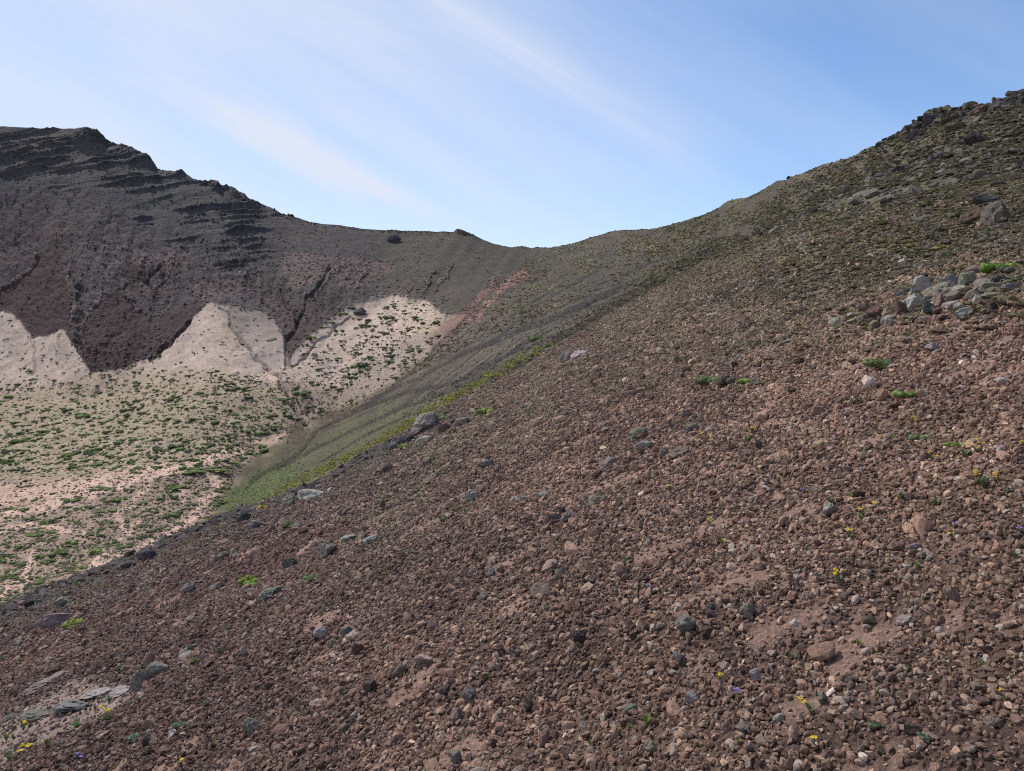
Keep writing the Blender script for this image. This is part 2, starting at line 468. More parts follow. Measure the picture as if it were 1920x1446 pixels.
p_wall = (~is_fore) * (PX < 1200) * sstep(4 + 9 * ragged, -4 - 9 * ragged, wedge)
p_floor = (~is_fore) * (PY > wallbase - 70) * (PX < 1000)
# pale ash fans
paint(p_floor, (0.325, 0.258, 0.190))
FAN = (0.372, 0.298, 0.248)
for poly in ([(-200, 530), (0, 540), (60, 560), (120, 580), (150, 630), (172, 697), (160, 708), (80, 728), (0, 745), (-200, 760)],
             [(250, 676), (300, 640), (340, 600), (370, 550), (420, 550), (420, 600), (425, 640), (445, 662), (490, 688), (510, 720), (480, 720), (420, 690), (340, 690), (280, 700)],
             [(530, 668), (590, 600), (640, 570), (690, 545), (740, 536), (805, 555), (822, 580), (800, 602), (770, 628), (735, 660), (690, 695), (640, 730), (560, 745), (500, 720), (520, 690)]):
    paint(inside(wx, wy, poly, 6), FAN)
fanz = p_floor * sstep(745, 690, PY)
paint(fanz * sstep(0.0, 0.6, fbm(PX / 30, PY / 45, 3, 173)), (0.310, 0.250, 0.232), 0.6)
paint(fanz * sstep(0.05, 0.5, perlin((PX + 0.6 * (PY - 650)) / 9.0, PY / 90.0, 175)), (0.300, 0.245, 0.215), 0.45)
paint(fanz * sstep(0.25, 0.6, fbm(PX / 4, PY / 3, 2, 177)), (0.190, 0.160, 0.140), 0.6)
lobe = inside(wx, wy, [(425, 545), (470, 560), (520, 590), (540, 650), (525, 684), (503, 692), (470, 672), (445, 628), (428, 595)], 5)
paint(lobe, (0.265, 0.222, 0.200), 0.85)
LOBE = lobe * sstep(660, 565, wy)
paint(inside(wx, wy, [(410, 575), (440, 570), (470, 600), (450, 640), (425, 620)]), (0.23, 0.195, 0.170), 0.6)
paint(inside(wx, wy, [(640, 770), (700, 680), (760, 640), (800, 620), (815, 645), (780, 690), (740, 730), (700, 757), (600, 785), (540, 770), (560, 745)]) * (0.7 + 0.4 * var_f), (0.275, 0.222, 0.190), 0.9)
paint(p_floor * along(wx, wy, [(680, 690), (730, 665), (790, 632)], 14, 8), (0.24, 0.20, 0.178), 0.7)
# crater floor: sandy washes among darker crust
tan = p_floor * sstep(735, 790, PY + 0.06 * PX)
paint(tan * sstep(-0.3, 0.5, var_f), (0.275, 0.240, 0.165), 0.7)
paint(tan * sstep(0.0, 0.5, fbm(PX / 22, PY / 8, 3, 179)), (0.205, 0.200, 0.115), 0.55)
paint(p_floor * inside(wx, wy, [(-300, 880), (150, 900), (420, 850), (560, 810), (480, 860), (420, 960), (300, 1040), (0, 1170), (-300, 1300)], 10), (0.275, 0.205, 0.165), 0.8)
SAND = (0.520, 0.375, 0.300)
for line, a, b in (([(580, 805), (530, 822), (440, 848), (370, 868), (280, 885), (150, 908), (0, 925), (-300, 950)], 5, 22), ([(500, 690), (530, 735), (560, 775), (578, 806)], 5, 8),
                   ([(430, 840), (330, 880), (200, 915), (80, 950), (0, 965), (-200, 1000)], 6, 12), ([(400, 880), (410, 920), (350, 985), (250, 1045), (120, 1110), (0, 1158), (-100, 1200)], 7, 14),
                   ([(280, 905), (250, 945), (215, 970), (235, 1000)], 3, 5), ([(340, 920), (345, 940)], 4, 6), ([(60, 1040), (50, 1080), (0, 1110)], 6, 8), ([(260, 985), (180, 1060), (140, 1100)], 4, 6), ([(-60, 1010), (60, 985), (160, 1010)], 4, 5)):
    paint(p_floor * along(wx, wy, line, a, b), SAND, 0.85)
dk = p_floor * sstep(0.35, 0.75, fbm(PX / 14, PY / 8, 3, 117)) * sstep(880, 930, PY + 0.1 * PX)
paint(dk, (0.150, 0.095, 0.080), 0.7)
paint(p_floor * along(wx, wy, [(430, 935), (470, 900), (520, 872)], 6, 9), (0.13, 0.095, 0.08), 0.7)
# far wall
paint(p_wall, (0.086, 0.074, 0.070))
paint(p_wall * sstep(520, 380, PX), (0.073, 0.065, 0.071), 0.9)  # left side tinted purple: thin haze put into the wall colour
paint(p_wall * sstep(650, 780, PX), (0.086, 0.074, 0.056), 0.9)
paint(p_wall * sstep(0.0, 0.6, var_f), (0.098, 0.086, 0.074), 0.5)
paint(strata_zone * patchy * sstep(0.0, 0.5, led), (0.060, 0.056, 0.055), 0.85)
paint(strata_zone * sstep(0.1, 0.5, -led), (0.092, 0.088, 0.082), 0.7)
paint(strata_zone * sstep(0.1, 0.6, fbm(PX / 40, (PY + 0.2 * PX) / 10, 3, 70)), (0.096, 0.092, 0.076), 0.45)
red = sstep(110, 190, PY - sky_py) * p_wall * sstep(860, 660, PX)
paint(red * (0.55 + 0.5 * var_f), (0.108, 0.070, 0.069), 0.85)
paint(inside(wx, wy, [(150, 455), (250, 440), (300, 480), (270, 560), (250, 600), (200, 560), (150, 600), (140, 560)]) * sstep(-0.1, 0.5, fine_f), (0.140, 0.128, 0.130), 0.6)
for poly in ([(128, 432), (120, 480), (118, 520), (135, 560), (140, 615), (120, 618), (85, 628), (60, 628), (40, 604), (20, 583), (-60, 575), (-60, 545), (0, 545), (60, 492)],
             [(195, 558), (230, 532), (250, 570), (275, 590), (288, 620), (272, 655), (270, 672), (220, 690), (170, 702), (158, 680), (152, 620), (165, 592)],
             [(280, 600), (330, 570), (382, 560), (370, 590), (330, 630), (285, 665)], [(240, 490), (275, 500), (265, 560), (240, 540)]):
    paint(inside(wx, wy, poly), (0.066, 0.040, 0.040), 0.9)
for poly, c, a in (([(250, 470), (330, 470), (320, 530), (280, 560), (270, 510)], (0.150, 0.098, 0.094), 0.75),
                   ([(530, 470), (620, 480), (720, 490), (742, 502), (700, 530), (650, 545), (600, 522), (560, 545), (530, 520)], (0.205, 0.140, 0.126), 0.75),
                   ([(360, 530), (420, 520), (470, 545), (440, 565), (400, 562), (360, 560)], (0.180, 0.130, 0.115), 0.7),
                   ([(490, 500), (520, 520), (555, 600), (600, 540), (665, 530), (650, 560), (600, 612), (560, 655), (538, 668), (540, 620), (520, 560), (490, 540)], (0.090, 0.058, 0.055), 0.75)):  # last polygon: dark red V with its shadow put into the colour
    paint(inside(wx, wy, poly) * np.clip(0.7 + 0.7 * fine_f, 0, 1), c, a)
paint(rmask, (0.225, 0.160, 0.145), 0.7)
paint(inside(wx, wy, [(518, 712), (560, 718), (640, 738), (700, 756), (640, 777), (580, 793), (545, 772), (525, 742)], 7) * (0.75 + 0.4 * var_f), (0.215, 0.166, 0.142), 0.85)
paint(inside(wx, wy, [(640, 742), (690, 690), (745, 655), (805, 618), (822, 640), (785, 690), (735, 738), (700, 752)], 9) * (0.8 + 0.4 * var_f), (0.225, 0.180, 0.160), 0.8)
paint(LOBE * np.clip(0.75 + 0.5 * fine_f, 0, 1), (0.125, 0.104, 0.098), 0.85)
paint(inside(wx, wy, [(560, 655), (600, 612), (650, 575), (720, 545), (730, 562), (680, 590), (640, 615), (600, 645)], 8) * np.clip(0.5 + 0.8 * fine_f, 0, 1), (0.185, 0.150, 0.132), 0.7)
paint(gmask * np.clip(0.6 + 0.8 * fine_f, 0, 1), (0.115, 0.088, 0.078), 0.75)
# flank and hill
hw = 16 + 34 * sstep(570, 450, PX)
hm = np.where(is_hill & (cols[None, :] >= 1040), 1.0, (~is_fore) * sstep(3.4, 3.5, RK) * sstep(-1, 1, (PY - b1) / hw + 0.35 * fine_f + 1.2 * perlin(PX / 40, PY / 25, 99)))
paint(hm, (0.108, 0.098, 0.064))
paint(hm * sstep(0.0, 0.6, var_f), (0.132, 0.120, 0.064), 0.8)
paint(hm * sstep(0.0, 0.7, -var_f), (0.078, 0.064, 0.050), 0.8)
paint(hm * sstep(1300, 1600, PX) * sstep(0.1, 0.6, fbm(PX / 70, PY / 24, 3, 111)), (0.165, 0.150, 0.128), 0.6)
paint(hm * sstep(1250, 1500, PX) * sstep(0.15, 0.6, fbm(PX / 55, PY / 20, 3, 112)), (0.115, 0.080, 0.062), 0.7)
paint(hm * sstep(80, 0, np.abs(PY - fb)) * (PX > 1080), (0.138, 0.116, 0.092), 0.75)
fl = hm * sstep(1500, 1150, PX) * sstep(3.6, 3.8, RK)
paint(fl * inside(wx, wy, [(735, 730), (790, 690), (830, 640), (880, 600), (950, 585), (900, 645), (820, 695), (750, 745)], 8), (0.165, 0.118, 0.104), 0.75)
paint(fl * inside(wx, wy, [(713, 748), (800, 692), (900, 640), (1000, 598), (1110, 556), (1180, 520), (1160, 550), (1000, 645), (900, 695), (800, 735)], 7), (0.088, 0.070, 0.062), 0.75)
sfade = sstep(520, 700, PX)
paint(fl * sfade * sstep(0.0, 0.45, st3) * sstep(1350, 1100, PX), (0.040, 0.034, 0.032), 0.8)
paint(fl * sfade * sstep(0.1, 0.5, -st3) * sstep(1350, 1100, PX), (0.165, 0.150, 0.105), 0.5)
paint(fl * sfade * sstep(0.1, 0.5, st1) * sstep(1250, 1000, PX), (0.100, 0.082, 0.066), 0.6)
paint(fl * sfade * sstep(0.1, 0.5, -st2) * sstep(1350, 1100, PX), (0.080, 0.068, 0.056), 0.7)
paint(fl * inside(wx, wy, [(400, 985), (480, 930), (600, 822), (700, 775), (810, 742), (800, 752), (700, 830), (560, 915), (430, 1000)], 9), (0.108, 0.120, 0.066), 0.7)
GRASSY = fl * np.clip(inside(wx, wy, [(380, 960), (430, 918), (480, 885), (540, 862), (560, 880), (520, 925), (440, 985), (370, 1000)], 10) * (0.55 + 0.7 * fine_f), 0, 1)
paint(GRASSY, (0.105, 0.155, 0.048), 0.85)
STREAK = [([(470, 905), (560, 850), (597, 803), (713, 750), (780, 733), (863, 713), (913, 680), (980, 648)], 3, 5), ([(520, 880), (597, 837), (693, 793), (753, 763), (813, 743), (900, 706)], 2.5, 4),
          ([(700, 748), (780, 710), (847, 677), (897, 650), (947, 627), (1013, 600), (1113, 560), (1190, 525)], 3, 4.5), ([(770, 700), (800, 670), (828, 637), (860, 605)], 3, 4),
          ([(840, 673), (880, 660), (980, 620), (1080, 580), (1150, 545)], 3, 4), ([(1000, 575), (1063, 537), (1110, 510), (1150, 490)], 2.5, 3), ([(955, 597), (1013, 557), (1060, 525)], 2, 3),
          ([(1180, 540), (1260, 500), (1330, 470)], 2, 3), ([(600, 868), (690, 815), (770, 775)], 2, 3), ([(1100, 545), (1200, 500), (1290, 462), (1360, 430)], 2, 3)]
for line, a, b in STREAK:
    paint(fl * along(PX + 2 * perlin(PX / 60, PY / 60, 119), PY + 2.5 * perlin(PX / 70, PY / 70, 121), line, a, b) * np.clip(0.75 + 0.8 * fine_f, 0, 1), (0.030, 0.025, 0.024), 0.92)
yb = along(PX, PY + 5 * perlin(PX / 60, PY * 0, 123), [(430, 990), (560, 905), (700, 838), (820, 765), (930, 702), (1030, 652)], 7, 6) * hm
paint(yb * sstep(-0.1, 0.6, fbm(PX / 22, PY / 9, 3, 181) + 0.5 * fine_f), (0.205, 0.188, 0.058), 0.7)
paint(along(PX, PY, [(800, 800), (900, 735), (1000, 690), (1120, 615)], 4, 6) * hm, (0.10, 0.066, 0.058), 0.8)
paint(along(wx, wy, [(981, 514), (955, 530), (930, 555), (900, 590), (880, 605)], 9, 4) * np.clip(0.8 + fine_f, 0, 1), (0.33, 0.185, 0.155), 0.85)
paint(along(wx, wy, [(930, 522), (900, 560), (860, 600), (840, 618)], 5, 9), (0.21, 0.118, 0.102), 0.8)
paint(inside(wx, wy, [(900, 570), (890, 600), (850, 625), (815, 650), (800, 640), (830, 600), (870, 585)], 6), (0.125, 0.078, 0.074), 0.75)
# fine mottling shared by all of it
COL *= (1 + 0.16 * fine_f + 0.10 * var_f)[..., None]
COL *= np.where((RK < 3.45)[..., None], np.array([1.0, 0.95, 0.93]), np.where(is_floor[..., None], np.array([1.12, 1.07, 1.03]) * (1 - 0.16 * sstep(690, 760, PY))[..., None], np.where(is_wall[..., None], np.array([0.76, 0.745, 0.76]), np.array([0.82, 0.80, 0.785]))))
COL = np.clip(COL, 0.012, 0.75)


# ------------------------------------------------------------------ materials
def new_mat(name, rough=0.95):
    mt = bpy.data.materials.new(name)
    mt.use_nodes = True
    nt = mt.node_tree
    b = nt.nodes['Principled BSDF']
    b.inputs['Roughness'].default_value = rough
    b.inputs['Specular IOR Level'].default_value = 0.15
    return mt, nt, b


def mulmix(nt, colour, fac_out, lo, hi, k=None):
    """colour times a grey that runs lo..hi with fac"""
    mr = nt.nodes.new('ShaderNodeMapRange')
    nt.links.new(fac_out, mr.inputs[0])
    mr.inputs[1].default_value, mr.inputs[2].default_value = 0.3, 0.7
    mr.inputs[3].default_value, mr.inputs[4].default_value = lo, hi
    mx = nt.nodes.new('ShaderNodeVectorMath')
    mx.operation = 'SCALE'
    nt.links.new(colour, mx.inputs[0])
    nt.links.new(mr.outputs[0], mx.inputs['Scale'])
    return mx.outputs[0]


def tex(nt, kind, scale, coord, **kw):
    n = nt.nodes.new(kind)
    nt.links.new(coord, n.inputs['Vector'])
    n.inputs['Scale'].default_value = scale
    for k, v in kw.items():
        if k in n.inputs:
            n.inputs[k].default_value = v
        else:
            setattr(n, k, v)
    return n


def earth(name, scales, bump, dist):
    mt, nt, b = new_mat(name)
    at = nt.nodes.new('ShaderNodeAttribute')
    at.attribute_name = 'earth'
    geo = nt.nodes.new('ShaderNodeNewGeometry')
    c = at.outputs['Color']
    hs = None
    for i, (sc_, lo, hi) in enumerate(scales):
        n = tex(nt, 'ShaderNodeTexNoise', sc_, geo.outputs['Position'], Detail=6.0, Roughness=0.65)
        c = mulmix(nt, c, n.outputs['Fac'], lo, hi)
        hs = n.outputs['Fac'] if hs is None else hs
        if i == 0:
            first = n.outputs['Fac']
    nt.links.new(c, b.inputs['Base Color'])
    bp = nt.nodes.new('ShaderNodeBump')
    bp.inputs['Strength'].default_value = bump
    bp.inputs['Distance'].default_value = dist
    nt.links.new(first, bp.inputs['Height'])
    nt.links.new(bp.outputs[0], b.inputs['Normal'])
    return mt


M_GROUND = earth('volcanic_soil', [(48.0, 0.5, 1.45), (4.0, 0.8, 1.2)], 1.0, 0.035)
M_HILL = earth('scrubby_slope', [(2.6, 0.55, 1.4), (0.35, 0.85, 1.15)], 0.9, 0.25)
M_WALL = earth('cinder_wall', [(0.55, 0.6, 1.4), (0.12, 0.85, 1.15)], 0.9, 1.0)
M_FLOOR = earth('ash_and_sand', [(1.3, 0.8, 1.18), (0.25, 0.88, 1.1)], 0.5, 0.25)


def link(o):
    S.collection.objects.link(o)
    return o


def mesh_np(name, V, Fc, mat, smooth=True, attr=None):
    me = bpy.data.meshes.new(name)
    V = np.ascontiguousarray(V, dtype=np.float32)
    nv, nf, k = len(V), len(Fc), Fc.shape[1]
    me.vertices.add(nv)
    me.vertices.foreach_set('co', V.ravel())
    me.loops.add(nf * k)
    me.loops.foreach_set('vertex_index', np.ascontiguousarray(Fc, dtype=np.int32).ravel())
    me.polygons.add(nf)
    me.polygons.foreach_set('loop_start', np.arange(0, nf * k, k, dtype=np.int32))
    if attr is not None:
        a = me.color_attributes.new('earth', 'FLOAT_COLOR', 'POINT')
        a.data.foreach_set('color', np.concatenate([attr, np.ones((nv, 1))], 1).astype(np.float32).ravel())
    me.update(calc_edges=True)
    me.polygons.foreach_set('use_smooth', np.full(nf, smooth))
    me.materials.append(mat)
    return me


idx = np.arange(nrow * ncol).reshape(nrow, ncol)
quads = np.stack([idx[:-1, :-1], idx[:-1, 1:], idx[1:, 1:], idx[1:, :-1]], -1).reshape(-1, 4)
lab = np.where(is_fore, 0, np.where(is_hill, 1, np.where(is_wall, 2, 3)))
qlab = lab[:-1, :-1].ravel()
Pf, Cf = P.reshape(-1, 3), COL.reshape(-1, 3)
for k, (nm, mt) in enumerate((('ground', M_GROUND), ('hillside', M_HILL), ('crater_wall', M_WALL), ('crater_floor', M_FLOOR))):
    qq = quads[qlab == k]
    used, inv = np.unique(qq, return_inverse=True)
    V, Cc, Q = Pf[used], Cf[used], inv.reshape(-1, 4)
    if k == 0:      # the slope goes on under and behind the viewer
        gx, gy = np.meshgrid(np.linspace(-40, 40, 60), np.linspace(-40, 6.0, 40))
        ap = np.stack([gx, gy, NEAR_A * gx + NEAR_B * gy - EYE - 0.10], -1).reshape(-1, 3)
        ai = np.arange(2400).reshape(40, 60) + len(V)
        aq = np.stack([ai[:-1, :-1], ai[:-1, 1:], ai[1:, 1:], ai[1:, :-1]], -1).reshape(-1, 4)
        V, Q = np.concatenate([V, ap]), np.concatenate([Q, aq])
        Cc = np.concatenate([Cc, np.tile([[0.17, 0.105, 0.078]], (2400, 1))])
    o = link(bpy.data.objects.new(nm, mesh_np(nm, V, Q, mt, True, Cc)))
    o['kind'] = 'structure'


# ------------------------------------------------------------------ finding the ground
def at_rowcol(r, c):
    r0, c0 = np.clip(np.floor(r).astype(int), 0, nrow - 2), np.clip(np.floor(c).astype(int), 0, ncol - 2)
    fr, fc = (r - r0)[..., None], (c - c0)[..., None]
    return (P[r0, c0] * (1 - fr) * (1 - fc) + P[r0 + 1, c0] * fr * (1 - fc) + P[r0, c0 + 1] * (1 - fr) * fc + P[r0 + 1, c0 + 1] * fr * fc)


def colour_at(r, c):
    return COL[np.clip(np.round(r).astype(int), 0, nrow - 1), np.clip(np.round(c).astype(int), 0, ncol - 1)]


def col_index(px):
    return np.interp(px, cols, np.arange(ncol))


def row_seen(px, py, kmin=0.0):
    """row of the grid where the ground of photo column px first reaches photo row py"""
    c = int(round(float(col_index(px))))
    r0 = int(np.searchsorted(ROWK, kmin))
    colpy = PY[r0:, c]
    k = int(np.argmax(colpy <= py))
    if k == 0:
        return float(r0)
    a, b = colpy[k - 1], colpy[k]
    return r0 + k - 1 + (a - py) / max(a - b, 1e-6)


def spot(px, py, kmin=0.0):
    r, c = row_seen(px, py, kmin), float(col_index(px))
    p = at_rowcol(np.array([r]), np.array([c]))[0]
    return Vector(p), Vector(slope_normal(r, c))


def slope_normal(r, c):
    r, c = int(np.clip(r, 3, nrow - 4)), int(np.clip(c, 3, ncol - 4))
    a = P[r, c + 3] - P[r, c - 3]
    b = P[r + 3, c] - P[r - 3, c]
    n = np.cross(a, b)
    n /= np.linalg.norm(n) + 1e-9
    return n if n[2] > 0 else -n


# ------------------------------------------------------------------ stones
def ico(sub):
    import bmesh
    bm = bmesh.new()
    bmesh.ops.create_icosphere(bm, subdivisions=sub, radius=1.0)
    V = np.array([v.co[:] for v in bm.verts])
    Fc = np.array([[v.index for v in f.verts] for f in bm.faces])
    bm.free()
    return V, Fc


ICO = {k: ico(k) for k in (2, 3, 4, 5)}


def noise3(V, s, seed):
    return (perlin(V[:, 0] * s + V[:, 2] * 0.7 * s, V[:, 1] * s, seed) + perlin(V[:, 1] * s - V[:, 0] * 0.6 * s, V[:, 2] * s, seed + 5)) * 0.6


def rock_mesh(name, seed, sub, mat, chips=9, lump=0.12, stretch=(1, 0.85, 0.7), smooth=False, cut=(0.62, 0.95), pits=0.0):
    rg = np.random.default_rng(seed)
    V, Fc = ICO[sub]
    V = V.copy()
    for _ in range(chips):
        n = rg.normal(size=3)
        n /= np.linalg.norm(n)
        dd = rg.uniform(*cut)
        over = np.maximum(V @ n - dd, 0)
        V -= over[:, None] * n * 0.92
    nrm = V / (np.linalg.norm(V, axis=1)[:, None] + 1e-9)
    g = lump * noise3(V, 1.3, seed % 97) + lump * 0.6 * noise3(V, 3.1, seed % 89)
    if sub > 2:
        g += lump * 0.7 * (0.25 - np.abs(noise3(V, 2.3, seed % 71))) + lump * 0.40 * noise3(V, 7.0, seed % 83) + lump * 0.24 * noise3(V, 14.0, seed % 67)
    if pits:
        g -= pits * np.maximum(np.abs(noise3(V, 4.5, seed % 79)) - 0.2, 0)
    V = V + nrm * g[:, None]
    V *= np.array(stretch)
    V /= np.abs(V[:, :2]).max()
    return mesh_np(name, V, Fc, mat, smooth)


def stone_mat(name, lichen):
    mt, nt, b = new_mat(name)
    inst = nt.nodes.new('ShaderNodeAttribute')
    inst.attribute_type, inst.attribute_name = 'INSTANCER', 'tint'
    tc = nt.nodes.new('ShaderNodeTexCoord')
    oi = nt.nodes.new('ShaderNodeObjectInfo')
    off = nt.nodes.new('ShaderNodeVectorMath')
    off.operation = 'ADD'
    sc3 = nt.nodes.new('ShaderNodeVectorMath')
    sc3.operation = 'SCALE'
    sc3.inputs['Scale'].default_value = 0.31
    nt.links.new(oi.outputs['Location'], sc3.inputs[0])
    nt.links.new(tc.outputs['Object'], off.inputs[0])
    nt.links.new(sc3.outputs[0], off.inputs[1])
    co = off.outputs[0]
    n1 = tex(nt, 'ShaderNodeTexNoise', 2.2, co, Detail=8.0, Roughness=0.7)
    n2 = tex(nt, 'ShaderNodeTexNoise', 11.0, co, Detail=4.0, Roughness=0.7)
    c = mulmix(nt, inst.outputs['Color'], n1.outputs['Fac'], 0.62, 1.35)
    c = mulmix(nt, c, n2.outputs['Fac'], 0.75, 1.22)
    if lichen:
        n3 = tex(nt, 'ShaderNodeTexNoise', 3.2, co, Detail=9.0, Roughness=0.75, Distortion=0.4)
        mr = nt.nodes.new('ShaderNodeMapRange')
        nt.links.new(n3.outputs['Fac'], mr.inputs[0])
        mr.inputs[1].default_value, mr.inputs[2].default_value = 0.52, 0.64
        mr.inputs[4].default_value = lichen
        mx = nt.nodes.new('ShaderNodeMix')
        mx.data_type = 'RGBA'
        nt.links.new(mr.outputs[0], mx.inputs['Factor'])
        nt.links.new(c, mx.inputs[6])
        mx.inputs[7].default_value = (0.42, 0.385, 0.335, 1)
        c = mx.outputs[2]
    nt.links.new(c, b.inputs['Base Color'])
    ad = nt.nodes.new('ShaderNodeMath')
    ad.operation = 'MULTIPLY_ADD'
    nt.links.new(n2.outputs['Fac'], ad.inputs[0])
    ad.inputs[1].default_value = 0.35
    nt.links.new(n1.outputs['Fac'], ad.inputs[2])
    bp = nt.nodes.new('ShaderNodeBump')
    bp.inputs['Strength'].default_value = 0.7
    bp.inputs['Distance'].default_value = 0.12
    nt.links.new(ad.outputs[0], bp.inputs['Height'])
    nt.links.new(bp.outputs[0], b.inputs['Normal'])
    return mt


M_STONE = stone_mat('cinder_stone', 0.0)
M_BOULDER = stone_mat('lichened_lava', 0.55)


def thing(name, mesh, label, cat, group=None, loc=None, rot=None, scale=None, tint=None):
    o = bpy.data.objects.new(name, mesh)
    o['label'], o['category'] = label, cat
    if group:
        o['group'] = group
    if tint is not None:
        o['tint'] = [float(t) for t in tint]
    if loc is not None:
        o.location = loc
    if rot is not None:
        o.rotation_euler = rot
    if scale is not None:
        o.scale = scale
    return link(o)


GREY, PALE, DARK, BROWN, TAN, RUST = (0.215, 0.190, 0.170), (0.370, 0.335, 0.300), (0.105, 0.094, 0.090), (0.150, 0.105, 0.086), (0.270, 0.215, 0.165), (0.170, 0.090, 0.066)
OCHRE = (0.235, 0.215, 0.165)
rnd = random.Random(11)


def rock_at(px, py, w, hgt, label, tint, group=None, name='rock', tilt=0.15, pits=0.0, smooth=False, sub=4, kmin=0.0, chips=13, depth=1.0, rotz=None, cut=(0.45, 0.85)):
    """a rock whose foot is at photo (px, py) and which is w by hgt photo pixels there"""
    p, n = spot(px, py, kmin)
    mpp = p.y / F                                # metres per photo pixel at that distance
    sx, sz = w * mpp * 0.48, hgt * mpp * 0.58
    sd = rnd.randrange(10**6)
    me = rock_mesh(name, sd, sub, M_BOULDER if tint in (GREY, PALE, OCHRE) else M_STONE, chips, 0.17, (1, 0.9, 1.0), smooth, cut, pits)
    sy = (sx + sz) * 0.5 * depth
    o = thing(name, me, label, 'rock', group, tint=[t * rnd.uniform(0.9, 1.1) for t in tint])
    slope = math.atan(-n.x / max(n.z, 0.2))
    o.rotation_euler = (rnd.uniform(-tilt, tilt), -slope * 0.6 + rnd.uniform(-tilt, tilt), rotz if rotz is not None else rnd.uniform(-0.4, 0.4))
    o.scale = (sx, sy, sz)
    o.location = (p.x, p.y + sy * 0.55, p.z + sz * 0.50 + 0.02 * sz)
    # the ground under the middle of the rock, not under its front foot
    p2 = ground_under(o.location.x, o.location.y)
    o.location.z = max(p2, p.z) + sz * 0.34 + 0.010 * (p.y / 3) ** 0.58
    return o


def ground_under(x, y):
    c = float(col_index(x / y * F + CX))
    r = float(np.interp(math.log(y), U[:, int(round(c))], np.arange(nrow)))
    return float(at_rowcol(np.array([r]), np.array([c]))[0, 2])


